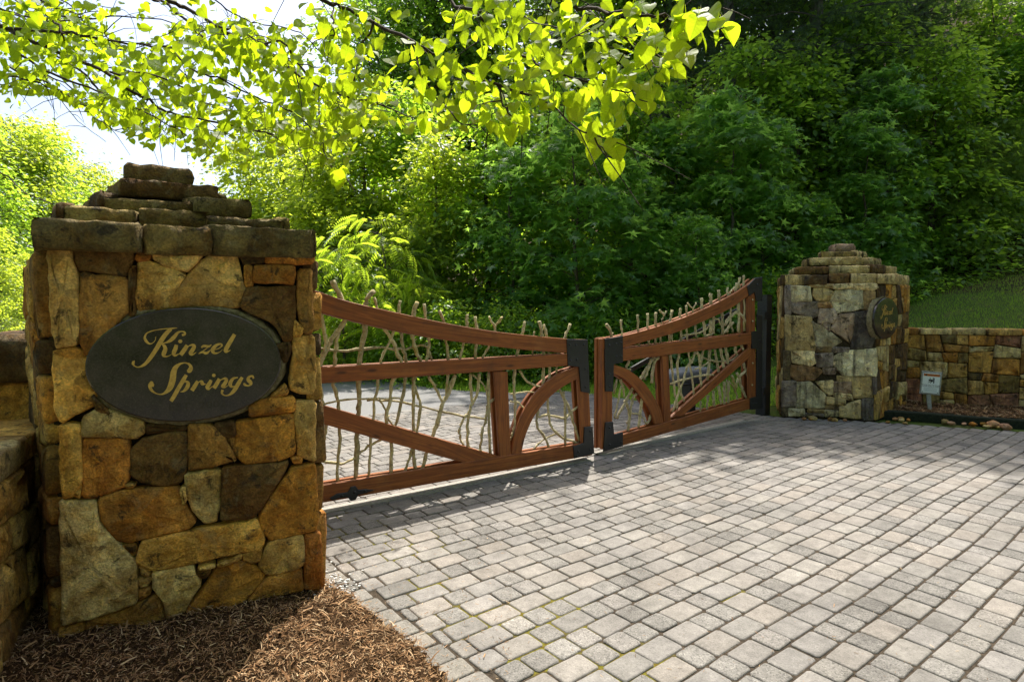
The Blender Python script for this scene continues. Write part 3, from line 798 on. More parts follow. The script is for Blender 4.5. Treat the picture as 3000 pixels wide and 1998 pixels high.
# ---- walls that run off from the pillars
def wing_wall(name, path, thick, h, rng, mat, groups, label, size, cope_h, z0=0.0, sides=(0, 1), cope_groups=None, step=0.09):
    """a rubble wall along a plan path (list of xy) with a coping of flat stones; each stone its own piece"""
    P = [np.asarray(p, float) for p in path]
    root = empty(name, (P[0][0], P[0][1], 0), label, 'wall', 'low stone wing walls')
    nrm = []
    for i in range(len(P)):
        d = (P[min(i + 1, len(P) - 1)] - P[max(i - 1, 0)]); d /= np.linalg.norm(d); nrm.append(np.array([d[1], -d[0]]))
    Rr = [p + n * thick / 2 for p, n in zip(P, nrm)]; Ll = [p - n * thick / 2 for p, n in zip(P, nrm)]
    core_prism('mortar_core', [p + n * (thick / 2 - 0.0) for p, n in zip(P, nrm)] + [p - n * (thick / 2) for p, n in zip(P, nrm)][::-1], -0.1, h - 0.01, M['mortar'], root)
    faces = []
    if 0 in sides: faces += [(Rr[i], Rr[i + 1]) for i in range(len(P) - 1)]
    if 1 in sides: faces += [(Ll[i + 1], Ll[i]) for i in range(len(P) - 1)]
    faces += [(Ll[0], Rr[0]), (Rr[-1], Ll[-1])]
    for A, Bq in faces:
        L = np.linalg.norm(Bq - A); f = Frame((*A, 0), (*(Bq - A), 0))
        for poly in rubble(L, h, size, rng, 0.8):
            stone('stone', poly, f, 0.035 + rng.uniform(-0.012, 0.014), rng, mat, pal(rng, *groups), root, step, 0.006, 0.012, 0.02, 0.004)
    for i in range(len(P) - 1):
        L = np.linalg.norm(P[i + 1] - P[i]); k = max(1, int(round(L / rng.uniform(0.42, 0.62))))
        for j in range(k):
            t0, t1 = j / k, (j + 1) / k
            ov = 0.055 + rng.uniform(-0.015, 0.015)
            q = [Rr[i] + (Rr[i + 1] - Rr[i]) * t0 + nrm[i] * ov, Rr[i] + (Rr[i + 1] - Rr[i]) * t1 + nrm[i] * ov,
                 Ll[i] + (Ll[i + 1] - Ll[i]) * t1 - nrm[i] * ov, Ll[i] + (Ll[i + 1] - Ll[i]) * t0 - nrm[i] * ov]
            block('coping_stone', q, h + rng.uniform(-0.004, 0.002), h + cope_h + rng.uniform(-0.01, 0.01), rng, mat, pal(rng, *(cope_groups or groups)), root, step, 0.009, 0.012)
    return root
REDS = [(128, 92, 72), (116, 86, 68)]
pr = at(2650, 1000, 9.35); p3 = at(3000, 1000, 8.75)
wing_wall('wing_wall', [(6.12, 9.62), (p3[0] + 0.06, 8.95), (9.6, 8.0), (11.5, 6.4)], 0.36, 1.16, random.Random(8), M['stone_streaked'], (TAN, BRN, GRY, GRY, REDS, BRN, MOSSY), 'low rubble stone wall beside the far pillar, behind the warning sign', 0.27, 0.085, sides=(0, 1))
wing_wall('wing_wall', [(-3.05, 3.50), (-2.50, 2.40), (-2.02, 1.60)][::-1], 0.42, 0.86, random.Random(12), M['stone'], (TAN, BRN, TAN), 'low tan stone wall running from the near pillar past the camera', 0.3, 0.13, cope_groups=(TAN, GRY))
# the raised shoulder of that wall where it meets the pillar
def shoulder():
    root = empty('wall_shoulder', (-3.4, 4.0, 0), 'dark raised end of the stone wall butting against the near pillar', 'wall', 'low stone wing walls')
    rng = random.Random(5)
    core_prism('mortar_core', [(-2.78, 3.78), (-2.9, 4.15), (-4.9, 3.6), (-4.8, 3.2)], -0.1, 1.2, M['mortar'], root)
    A, Bq = np.array([-4.8, 3.2]), np.array([-2.78, 3.78])
    f = Frame((*A, 0), (*(Bq - A), 0))
    for poly in rubble(np.linalg.norm(Bq - A), 1.2, 0.33, rng): stone('stone', poly, f, 0.04, rng, M['stone'], pal(rng, BRN, DRK), root, 0.1, 0.006, 0.012, 0.02, 0.004)
    # big slabs on top, stepping down away from the pillar
    for (x0, x1, zt, zb) in ((-3.42, -2.72, 1.5, 1.2), (-4.2, -3.42, 1.44, 1.18), (-5.0, -4.2, 1.36, 1.16)):
        k = 0.287
        q = [(x0, 3.66 + (x0 + 2.78) * k), (x1, 3.66 + (x1 + 2.78) * k), (x1, 4.28 + (x1 + 2.78) * k), (x0, 4.28 + (x0 + 2.78) * k)]
        block('coping_stone', q, zb, zt, rng, M['stone'], pal(rng, BRN, DRK), root, 0.09, 0.012, 0.04)
shoulder()

# ------------------------------------------------------------------ the two plaques
def mat_granite():
    b = NB('polished_granite'); v = geo_pos(b); n = b.noise(v, 130, 4, 0.7); n2 = b.noise(v, 9, 5, 0.6)
    c = b.ramp(n, [(0.42, (0.018, 0.013, 0.012)), (0.62, (0.040, 0.029, 0.027)), (0.74, (0.10, 0.085, 0.08))])
    c = b.mix(b.math('MULTIPLY', b.ramp(n2, [(0.4, 0.0), (0.7, 1.0)]), 0.35), c, (0.095, 0.066, 0.056))  # granite mottling, browned to stand in for the reflected paving
    return b.done(b.bsdf(c, b.ramp(n2, [(0.3, 0.10), (0.7, 0.24)]), 0.5, n, 0.02, 0.002))
M['granite'] = mat_granite()
M['gold'] = mat_simple('gold_leaf', (0.40, 0.22, 0.035), (0.66, 0.42, 0.09), 60, 0.5, 0.5, 0.2, 0.003)
M['engraving'] = mat_simple('worn_engraving', (0.014, 0.010, 0.007), (0.045, 0.030, 0.016), 80, 0.22, 0.5, 0.2, 0.002)

LETTERS = {
 'K': [[(440,285,8),(425,345,10),(380,385,14),(335,385,28),(292,345,42),(275,295,34),(305,235,20),(390,198,13),(500,177,11),(620,166,16),(700,160,20),(755,155,8)],
       [(668,172,44),(600,230,62),(520,340,68),(450,460,64),(370,580,60),(300,670,50),(240,715,36),(180,735,18),(130,722,14),(100,690,30),(105,665,40),(125,665,56)],
       [(825,262,34),(868,248,34),(862,218,26),(815,208,18),(762,228,38),(710,290,58),(655,340,50),(590,372,24),(515,385,8)],
       [(515,388,14),(555,410,40),(580,465,60),(560,525,66),(555,560,50),(595,578,22),(650,560,8),(705,515,4)]],
 'i': [[(800,328,30),(800,353,66),(800,380,30)], [(745,405,52),(730,460,62),(705,525,62),(725,562,34),(790,535,5)]],
 'n': [[(905,412,56),(855,488,64),(805,556,60)], [(855,490,5),(930,422,14),(985,408,38),(1008,432,52),(980,485,60),(952,528,56),(978,550,30),(1040,515,4)]],
 'z': [[(1112,445,22),(1150,422,36),(1225,428,30),(1262,403,8)], [(1240,420,9),(1160,480,12),(1072,540,10)], [(1072,536,10),(1130,512,32),(1190,528,38),(1250,480,5)]],
 'e': [[(1300,482,10),(1375,455,16),(1418,415,26),(1390,392,26),(1325,420,46),(1278,485,60),(1310,528,34),(1370,520,12),(1430,475,4)]],
 'l': [[(1605,250,54),(1540,360,62),(1475,475,62),(1485,508,34),(1545,485,5)]],
 'S': [[(900,795,30),(935,785,72),(958,742,56),(930,692,34),(865,672,16),(795,690,34),(730,745,70),(700,825,88),(688,920,94),(655,1025,88),(605,1092,56),(530,1135,22),(445,1125,18),(375,1075,42),(352,1015,56),(385,985,92),(405,975,50)]],
 'p': [[(890,850,50),(840,935,60),(770,1055,62),(700,1180,60),(660,1238,54)], [(825,975,6),(888,948,30),(918,982,54),(895,1045,56),(845,1092,30),(800,1100,8)]],
 'r': [[(1060,942,50),(1018,1012,60),(972,1082,58)], [(995,1040,4),(1075,958,14),(1118,948,40),(1128,982,50),(1180,985,6)]],
 'i2': [[(1297,832,28),(1297,857,56),(1297,882,28)], [(1258,925,44),(1240,965,56),(1202,1028,60),(1222,1058,30),(1282,1015,4)]],
 'n2': [[(1382,908,54),(1342,978,60),(1300,1048,58)], [(1335,985,4),(1410,920,14),(1465,904,38),(1485,930,50),(1455,985,56),(1428,1020,50),(1460,1034,20),(1522,995,4)]],
 'g': [[(1655,888,12),(1585,905,38),(1540,975,58),(1560,1024,36),(1620,1010,12),(1690,925,5)], [(1718,885,44),(1660,980,60),(1595,1085,56),(1530,1142,28),(1465,1155,14),(1418,1122,30),(1428,1072,38)]],
 's': [[(1885,905,26),(1872,868,26),(1820,880,34),(1805,920,52),(1838,958,58),(1845,988,40),(1805,1010,20),(1755,995,36),(1745,970,24)]],
}
def ribbon(pts, d, sc):
    """pen stroke: centre line with width -> extruded ribbon in plaque coordinates"""
    P = smooth_path([np.array(p, float) for p in pts], 5); V = []; n = len(P)
    c = np.array([p[:2] for p in P]); w_ = np.array([max(3.0, p[2]) for p in P])
    t = np.gradient(c, axis=0); t /= np.linalg.norm(t, axis=1)[:, None] + 1e-9
    nn = np.stack([-t[:, 1], t[:, 0]], -1)
    A, Bq = c + nn * w_[:, None] / 2, c - nn * w_[:, None] / 2
    return A, Bq
def text_mesh(txt, size):
    cu = bpy.data.curves.new('lettering', 'FONT'); cu.body = txt; cu.size = size; cu.align_x = 'CENTER'; cu.align_y = 'CENTER'
    cu.extrude = 0.0; cu.resolution_u = 2
    o = bpy.data.objects.new('lettering', cu); COL.objects.link(o)
    dg = bpy.context.evaluated_depsgraph_get(); me = bpy.data.meshes.new_from_object(o.evaluated_get(dg))
    V = [tuple(v.co) for v in me.vertices]; F = [tuple(p.vertices) for p in me.polygons]
    bpy.data.objects.remove(o); bpy.data.curves.remove(cu); bpy.data.meshes.remove(me)
    return V, F
def add_text(mb, txt, size, fr, u, v, d, sx=1.0):
    V, F = text_mesh(txt, size)
    mb.add([fr.pt(u + p[0] * sx, v + p[1], d) for p in V], F)

# trace of the near plaque, on the face of the near pillar
DPL = 0.075
cu_, cv_ = fN.unproj(553.6, 1069, DPL)
eu = [fN.unproj(x, y, DPL) for x, y in ((268, 1068), (839, 1052))]; ev = [fN.unproj(x, y, DPL) for x, y in ((548, 903), (556, 1234))]
SA = abs(eu[1][0] - eu[0][0]) / 2; SB = abs(ev[0][1] - ev[1][1]) / 2
r7 = lambda x, y: (370 + x / 5.058, 930 + y / 5.058)
def plaque(name, fr, cu, cv, d0, rollang, label, k=1.0):
    n = 64; root_loc = fr.pt(cu, cv, d0)
    ca, sa = math.cos(rollang), math.sin(rollang)
    def E(r, t, d):
        x, y = SA * k * r * math.cos(t), SB * k * r * math.sin(t)
        return fr.pt(cu + x * ca - y * sa, cv + x * sa + y * ca, d)
    V = []; rr_ = [(1.0, d0 - 0.05), (1.0, d0 - 0.004), (0.985, d0)]
    for r, d in rr_: V += [E(r, 2 * math.pi * i / n, d) for i in range(n)]
    F = [(q * n + i, q * n + (i + 1) % n, (q + 1) * n + (i + 1) % n, (q + 1) * n + i) for q in range(2) for i in range(n)]
    F.append(tuple(2 * n + i for i in range(n)))
    root = mesh_obj(name, V, F, M['granite']); tag(root, label, 'plaque', 'oval name plaques')
    for key, strokes in LETTERS.items():
        mb = MB()
        for si, st in enumerate(strokes):
            A, Bq = ribbon(st, 0, 1); m = len(A)
            VV = []
            for arr in (A, Bq):
                for p in arr:
                    q = fN.unproj(*r7(*p), DPL); x, y = (q[0] - cu_) * k, (q[1] - cv_) * k
                    VV.append(fr.pt(cu + x, cv + y, d0 + 0.0022 + 0.0003 * si))
            mb.add(VV, [(i, i + 1, m + i + 1, m + i) for i in range(m - 1)])
        mb.build('letter', M['gold'], root)
    mb = MB(); q = fN.unproj(*r7(1060, 1305), DPL)
    add_text(mb, 'EST  2002', 0.052 * k, fr, cu + (q[0] - cu_) * k, cv + (q[1] - cv_) * k, d0 + 0.002, 1.25)
    mb.build('date', M['engraving'], root)
    return root
def mortar_rim(fr, cu, cv, d0, parent):
    rng = random.Random(13); n = 60; V = []; F = []
    m = mat_simple('rim_mortar', (0.10, 0.08, 0.045), (0.30, 0.25, 0.15), 40, 0.95, 0.1, 0.8, 0.02)
    for (r, d) in ((0.985, -0.02), (0.995, d0 - 0.028), (1.05, d0 - 0.034), (1.085, -0.02)):
        for i in range(n):
            t = 2 * math.pi * i / n; k = r + rng.uniform(-0.006, 0.012) * (r > 1)
            V.append(fr.pt(cu + SA * k * math.cos(t), cv + SB * (k + (r - 1) * 0.6 * (r > 1)) * math.sin(t), d + rng.uniform(-0.004, 0.004)))
    for k in range(3):
        for i in range(n): F.append((k * n + i, k * n + (i + 1) % n, (k + 1) * n + (i + 1) % n, (k + 1) * n + i))
    mesh_obj('mortar_rim', V, F, m, parent, True)
mortar_rim(fN, cu_, cv_, DPL, near_pillar)
plaque('name_plaque', fN, cu_, cv_, DPL, math.radians(0.0), 'black granite oval plaque with gold script on the near pillar')
fFR = Frame(RNp, RRp - RNp)
qc = fFR.unproj(2598, 933, 0.065)
mortar_rim(fFR, qc[0], qc[1], 0.065, far_pillar)
plaque('name_plaque', fFR, qc[0], qc[1], 0.065, 0.0, 'small-looking black oval plaque with gold script on the far pillar', 1.0)

# ------------------------------------------------------------------ the gate
r3 = lambda x, y: (880 + x / 2.178, 780 + y / 2.178)
r4 = lambda x, y: (1680 + x / 2.703, 760 + y / 2.703)
def leaf_frame(px, py, z, deg):
    o = gnd(px, py, z); o[2] = 0
    return Frame(o, (math.sin(math.radians(deg)), math.cos(math.radians(deg)), 0))
LF1 = leaf_frame(1738, 1333, 0.06, 56.5)
LF2 = leaf_frame(1763, 1322, 0.06, 50.8)
TH, GAP = 0.040, 0.048
CH = 0.004
GS = [0.0]
def member(name, top, bot, fr, d0, d1, parent, mat='wood'):
    """a plank given by its two long edges in leaf coordinates, chamfered front arrises"""
    n = max(len(top), len(bot)); GS[0] += 3.7
    top = [np.asarray(p, float) for p in top]; bot = [np.asarray(p, float) for p in bot]
    V = []; Gr = []; s = 0.0
    for i in range(n):
        t, b = top[i], bot[i]; u = (t - b) / (np.linalg.norm(t - b) + 1e-9); w_ = np.linalg.norm(t - b)
        if i: s += np.linalg.norm((t + b) / 2 - (top[i - 1] + bot[i - 1]) / 2)
        e = (d1 - d0) / abs(d1 - d0)
        for q, d, ac in ((t - u * CH, d0, w_), (b + u * CH, d0, 0), (b, d0 + e * CH, 0), (b, d1 - e * CH, 0), (b + u * CH, d1, 0.0), (t - u * CH, d1, w_), (t, d1 - e * CH, w_), (t, d0 + e * CH, w_)):
            V.append(fr.pt(q[0], q[1], d)); Gr.append((s + GS[0], ac + GS[0] * 1.3, d * 1.0 + GS[0]))
    F = []
    m = 8
    for i in range(n - 1):
        for k in range(m):
            k2 = (k + 1) % m; F.append((i * m + k, i * m + k2, (i + 1) * m + k2, (i + 1) * m + k))
    F.append(tuple(range(m))[::-1]); F.append(tuple((n - 1) * m + k for k in range(m)))
    return mesh_obj(name, V, F, M[mat], parent, False, gr=Gr)
def plate(fr, poly, d, parent, bolts, name='corner_plate'):
    poly = [np.asarray(p, float) for p in poly]
    if area(poly) < 0: poly = poly[::-1]
    n = len(poly); i1 = inset(poly, 0.004)
    V = [fr.pt(*p, d - 0.012) for p in poly] + [fr.pt(*p, d + 0.004) for p in poly] + [fr.pt(*p, d + 0.007) for p in i1]
    F = [(k * n + i, k * n + (i + 1) % n, (k + 1) * n + (i + 1) % n, (k + 1) * n + i) for k in range(2) for i in range(n)] + [tuple(2 * n + i for i in range(n))]
    o = mesh_obj(name, V, F, M['steel'], parent)
    for (u, v) in bolts: dome(fr, u, v, d + 0.006, 0.014, 0.012, 'steel', o)
    return o
def dome(fr, u, v, d, r, h, mat, parent, name='bolt', sides=8):
    V = []
    for (rr_, hh) in ((1.0, 0), (0.85, 0.6), (0.45, 0.95)):
        V += [fr.pt(u + r * rr_ * math.cos(2 * math.pi * i / sides), v + r * rr_ * math.sin(2 * math.pi * i / sides), d + h * hh) for i in range(sides)]
    V.append(fr.pt(u, v, d + h))
    F = [(k * sides + i, k * sides + (i + 1) % sides, (k + 1) * sides + (i + 1) % sides, (k + 1) * sides + i) for k in range(2) for i in range(sides)]
    F += [(2 * sides + i, 2 * sides + (i + 1) % sides, 3 * sides) for i in range(sides)]
    return mesh_obj(name, V, F, M[mat], parent, True)
def even(pts, n):
    """n points spaced evenly along a smooth path"""
    P = np.array(smooth_path(pts, 8)); L = np.r_[0, np.cumsum(np.linalg.norm(np.diff(P, axis=0), axis=1))]
    t = np.linspace(0, L[-1], n); return [np.array([np.interp(x, L, P[:, 0]), np.interp(x, L, P[:, 1])]) for x in t]
def ext(e, ds):
    """carry an edge on past its first point"""
    d = e[0] - e[1]; d = d / np.linalg.norm(d); return [e[0] + d * ds] + list(e)
srng = random.Random(77)
def sticks(fr, conv, sc, data, parent, dmid):
    for item in data:
        wpx, pts = item[0], item[1:]
        d = dmid + srng.uniform(-0.01, 0.01)
        P2d = [fr.unproj(*conv(*p), d) for p in pts]
        P = smooth_path([fr.pt(q[0], q[1], d) for q in P2d], 4)
        P = [p + np.array([srng.gauss(0, 0.0035) for _ in range(3)]) * (0 < i < len(P) - 1) for i, p in enumerate(P)]
        dist = np.mean([(p - CAM) @ FWD for p in P])
        r0 = 0.47 * wpx / sc * dist / FPX
        n = len(P); rad = [r0 * (1.0 + 0.12 * (0.5 - i / n)) * srng.uniform(0.84, 1.16) for i in range(n)]
        V, F = tube(P, rad, 8, 0.2, srng)
        o = mesh_obj('stick', V, F, M['stick'], parent, True)
        # side stubs where twigs were cut off
        if len(P) > 6 and srng.random() < 0.6:
            k = srng.randrange(2, n - 2); a = srng.uniform(0, 6.28)
            q = P[k]; dirv = fr.a * math.cos(a) * 0.8 + fr.b * abs(math.sin(a)) + fr.c * srng.uniform(-0.3, 0.3)
            V, F = tube([q, q + dirv * r0 * 1.6, q + dirv * r0 * 2.4], [r0 * 0.6, r0 * 0.45, r0 * 0.35], 5)
            mesh_obj('stub', V, F, M['stick'], o, True)

STK1 = [
 (24,(130,290),(150,400),(165,490),(140,590),(118,700),(130,800),(142,900),(160,1020),(150,1100),(112,1190),(100,1290),(105,1400)),
 (34,(205,90),(250,190),(300,300),(270,370),(200,470),(160,540),(115,640)),
 (24,(245,400),(225,550),(220,640),(213,760),(240,850),(245,950),(250,1100),(240,1250),(233,1390)),
 (34,(470,160),(415,235),(412,380),(385,560),(370,740),(372,870),(365,1000),(360,1200),(348,1370)),
 (18,(470,200),(490,265),(470,330)),
 (19,(638,220),(628,290),(600,420),(530,560),(510,620),(495,740),(475,870),(465,1000),(445,1150),(435,1355)),
 (26,(530,390),(590,480),(620,560),(642,620),(590,735),(570,850),(550,1000),(580,1130),(578,1335)),
 (22,(640,420),(655,520),(672,610),(665,750),(650,850),(605,1020),(600,1060)),
 (13,(505,850),(540,910),(560,970),(600,1020)),
 (26,(745,228),(722,305),(715,450),(745,560),(770,620),(725,720),(720,850),(726,1050),(720,1080)),
 (20,(715,715),(748,820),(767,900),(745,1050),(720,1160),(690,1240),(668,1315)),
 (22,(728,1090),(720,1180),(740,1305)),
 (20,(790,240),(800,320),(822,450),(818,540),(805,610)),
 (15,(820,540),(838,600)),
 (20,(885,282),(912,350),(930,480),(945,600),(940,700),(930,850)),
 (20,(818,705),(862,780),(908,862)),
 (27,(988,695),(945,810),(908,870),(885,960),(850,1070),(815,1170),(775,1300)),
 (18,(1062,308),(1062,380),(1040,500),(1015,600)),
 (19,(1115,322),(1125,400),(1115,590)),
 (17,(1205,322),(1240,388),(1232,440),(1200,520),(1160,585)),
 (15,(1288,325),(1262,360),(1240,390)),
 (21,(1140,685),(1130,800),(1098,880),(1070,960),(1065,1090),(1075,1155),(1110,1178),(1155,1178)),
 (19,(1085,688),(1090,800),(1100,870)),
 (17,(1062,945),(1015,1035),(1022,1090),(1035,1150)),
 (19,(1242,845),(1192,888),(1185,980),(1158,1050),(1150,1180)),
 (21,(1200,680),(1200,850),(1205,1000),(1212,1200)),
 (11,(1100,692),(1150,735),(1185,785),(1195,850)),
 (19,(1432,352),(1420,420),(1390,540),(1368,680),(1360,800),(1372,900),(1365,1015),(1355,1080)),
 (17,(1398,665),(1450,738),(1530,770)),
 (21,(1523,352),(1540,430),(1552,560),(1550,700),(1538,780)),
 (18,(1553,372),(1568,450),(1590,660),(1578,800),(1585,950),(1612,1040),(1680,1095),(1772,1128)),
 (17,(1722,368),(1690,450),(1645,560),(1635,690)),
 (19,(1655,785),(1718,920),(1750,1020),(1782,1118)),
 (17,(1680,800),(1690,960),(1690,1145)),
 (18,(1518,915),(1508,1010),(1558,1090),(1588,1165)),
 (12,(1478,1175),(1550,1110),(1632,1068)),
 (15,(1505,958),(1600,952),(1688,968),(1738,920),(1778,892)),
 (17,(85,525),(300,538),(520,520),(640,532),(770,508),(822,512)),
 (13,(90,890),(250,857),(450,845),(648,845)),
 (14,(425,855),(600,860),(750,890),(920,930),(1080,960),(1185,972)),
 (17,(90,1235),(260,1262),(340,1222),(430,1150),(525,1100)),
 (10,(1335,815),(1440,803),(1512,810)),
 (13,(1340,862),(1390,870),(1442,922)),
 (12,(1493,415),(1485,480),(1484,570)),
 (11,(1345,1080),(1360,1060),(1340,1110)),
]
STK2 = [
 (26,(262,512),(300,590),(330,680)),(17,(378,478),(382,570),(384,690)),(18,(510,438),(512,540),(520,700)),(20,(588,428),(586,520),(600,680)),
 (20,(656,420),(648,500),(646,670)),(15,(682,402),(715,440),(700,500),(690,660)),(14,(736,408),(718,445)),(20,(782,402),(768,480),(760,650)),
 (20,(850,388),(845,450),(850,620),(840,740),(820,840),(832,960),(850,1050),(880,1130)),(17,(890,366),(895,430),(902,640),(920,800),(945,960),(950,1080)),
 (12,(903,346),(945,398),(940,450)),(12,(970,342),(948,398)),(22,(1013,308),(1016,390),(1030,500),(1042,615)),(26,(1090,270),(1086,350),(1108,470),(1105,590)),
 (22,(1150,244),(1156,320),(1180,450),(1178,600)),(16,(1223,220),(1222,290),(1245,400),(1235,520),(1215,580)),(13,(1275,222),(1240,260),(1225,300)),(22,(1295,186),(1286,260),(1308,400),(1306,580)),
 (20,(1318,142),(1312,230),(1352,330),(1352,570)),(17,(1345,126),(1346,200),(1330,280)),(22,(1305,410),(1350,470),(1390,540),(1410,570)),(26,(1300,405),(1240,460),(1195,520)),
 (18,(1265,500),(1225,540),(1190,590)),(15,(1250,510),(1262,580)),(24,(1085,480),(1085,590)),(13,(870,600),(960,590),(1040,560),(1075,520)),(13,(1110,470),(1150,480),(1165,520)),
 (18,(1040,610),(1100,590)),(15,(895,560),(900,640)),(18,(965,520),(975,630)),(16,(855,590),(850,640)),(18,(640,600),(650,660)),(15,(685,600),(690,650)),(17,(780,590),(775,650)),
 (20,(768,750),(780,860),(800,1020),(815,1120),(822,1200)),(24,(640,765),(600,840),(555,900),(530,950),(455,1045),(400,1150),(345,1260)),
 (22,(615,790),(590,870),(560,950)),(26,(690,770),(650,800),(625,900),(620,980)),(18,(440,800),(420,860),(450,870)),(20,(345,945),(330,1020),(318,1060)),(19,(372,950),(395,1030),(402,1090)),
 (16,(380,1000),(350,1140),(325,1260)),(22,(500,1060),(470,1100),(450,1200),(430,1360)),(24,(405,1120),(435,1180),(440,1260),(425,1300)),(24,(545,1090),(530,1200),(515,1330)),
 (12,(450,1220),(510,1225),(555,1260),(575,1310)),(22,(610,1230),(605,1270),(575,1300)),
 (18,(965,735),(940,800),(900,860),(870,960),(830,1060),(785,1210)),(20,(975,720),(1000,800),(1008,920),(1010,1010)),(20,(1030,715),(1015,780),(1005,830)),
 (24,(1080,710),(1075,830),(1062,960)),(20,(1118,700),(1130,780),(1145,860),(1150,900)),(24,(1160,700),(1180,790),(1190,870)),(24,(1205,690),(1222,800),(1225,830)),
 (20,(1275,680),(1285,730),(1300,760)),(16,(1300,760),(1250,800),(1160,810),(1080,800),(1020,770)),(11,(1080,800),(1020,850),(960,870)),
 (18,(770,985),(880,950),(1000,920),(1110,915)),(20,(1330,670),(1345,720)),(18,(1345,810),(1370,900),(1390,1000),(1405,1090)),(19,(1395,845),(1330,910),(1300,960),(1285,1030)),
 (15,(1215,960),(1260,1000),(1285,1050),(1300,1110)),(20,(1295,900),(1320,970),(1345,1050),(1372,1095)),(18,(1255,920),(1275,980),(1282,1020)),(22,(1225,960),(1228,1060),(1225,1140)),
 (22,(1195,970),(1196,1060),(1195,1150)),(20,(1150,1000),(1160,1080),(1170,1145)),(22,(1110,1040),(1110,1110),(1118,1165)),(20,(1070,1075),(1060,1130),(1055,1190)),(16,(1010,1120),(1005,1160),(1003,1205)),
]
def gate_leaf_near():
    hinge = LF1.pt(*LF1.unproj(*r3(100, 1450))); 
    root = empty('gate_leaf', (float(hinge[0]), float(hinge[1]), 0.0), 'near cedar gate leaf with arched brace, twisted sticks and downward sweep, beside the near pillar', 'gate', 'cedar stick gate leaves')
    cv = lambda pts: [LF1.unproj(*r3(*p)) for p in pts]
    EX = 0.42
    for layer in (0, 1):
        d0, d1 = (0.0, -TH) if layer == 0 else (-TH - GAP, -2 * TH - GAP)
        t = even(cv([(85,150),(300,222),(600,292),(900,357),(1200,410),(1450,440),(1705,463)]), 26); b = even(cv([(85,283),(300,342),(600,412),(900,466),(1200,506),(1450,535),(1705,554)]), 26)
        member('top_rail', ext(t, EX), ext(b, EX), LF1, d0, d1, root)
        member('middle_rail', ext(even(cv([(105,645),(1720,559)]), 3), EX), ext(even(cv([(105,750),(1720,634)]), 3), EX), LF1, d0, d1, root)
        member('bottom_rail', ext(even(cv([(118,1400),(1800,1130)]), 3), EX), ext(even(cv([(118,1513),(1800,1217)]), 3), EX), LF1, d0, d1, root)
        br_t = ext(even(cv([(100,875),(1268,1212)]), 3), EX); br_b = ext(even(cv([(100,995),(1045,1254)]), 3), EX)
        e = 0.003 if layer == 0 else 0
        member('brace', br_t, br_b, LF1, d0 - e, d1, root)
        member('post', cv([(1240,676),(1275,1216)]), cv([(1325,672),(1347,1208)]), LF1, d0 - e * 2, d1, root)
        member('arch', even(cv([(1352,1200),(1378,1060),(1432,920),(1520,792),(1640,692),(1772,642)]), 18), even(cv([(1416,1192),(1442,1080),(1502,950),(1600,832),(1700,757),(1782,716)]), 18), LF1, d0 - e * 3, d1, root)
        member('stile', cv([(1755,470),(1805,1218)]), cv([(1828,468),(1866,1205)]), LF1, d0 - e * 2, d1, root)
    # filler between the two layers at the free end, and cap board on the sweep
    member('spacer', cv([(1795,470),(1835,1210)]), cv([(1822,468),(1860,1206)]), LF1, -TH - 0.001, -TH - GAP + 0.001, root)
    sticks(LF1, r3, 2.178, STK1, root, -TH - GAP / 2)
    plate(LF1, cv([(1697,465),(1830,468),(1845,810),(1790,800),(1776,642),(1705,634)]), 0.004, root, cv([(1715,500),(1755,505),(1805,500),(1720,600),(1760,595),(1815,655),(1815,770)]))
    plate(LF1, cv([(1810,1026),(1862,1020),(1872,1193),(1745,1226),(1738,1150),(1806,1126)]), 0.004, root, cv([(1845,1050),(1770,1180),(1845,1170),(1760,1210)]))
    # ornamental hinge strap
    o = plate(LF1, cv([(185,1478),(230,1450),(300,1440),(320,1405),(350,1400),(370,1425),(420,1420),(470,1425),(420,1445),(370,1455),(350,1490),(320,1495),(300,1470),(240,1478),(205,1492)]), 0.002, root, cv([(265,1462),(345,1440),(410,1432)]), 'hinge_strap')
    member('stile', [np.array([LF1.unproj(*r3(100, 750))[0] - 0.40, 0.07]), np.array([LF1.unproj(*r3(100, 750))[0] - 0.40, 1.86])], [np.array([LF1.unproj(*r3(100, 750))[0] - 0.30, 0.07]), np.array([LF1.unproj(*r3(100, 750))[0] - 0.30, 1.86])], LF1, -0.004, -2 * TH - GAP + 0.004, root)
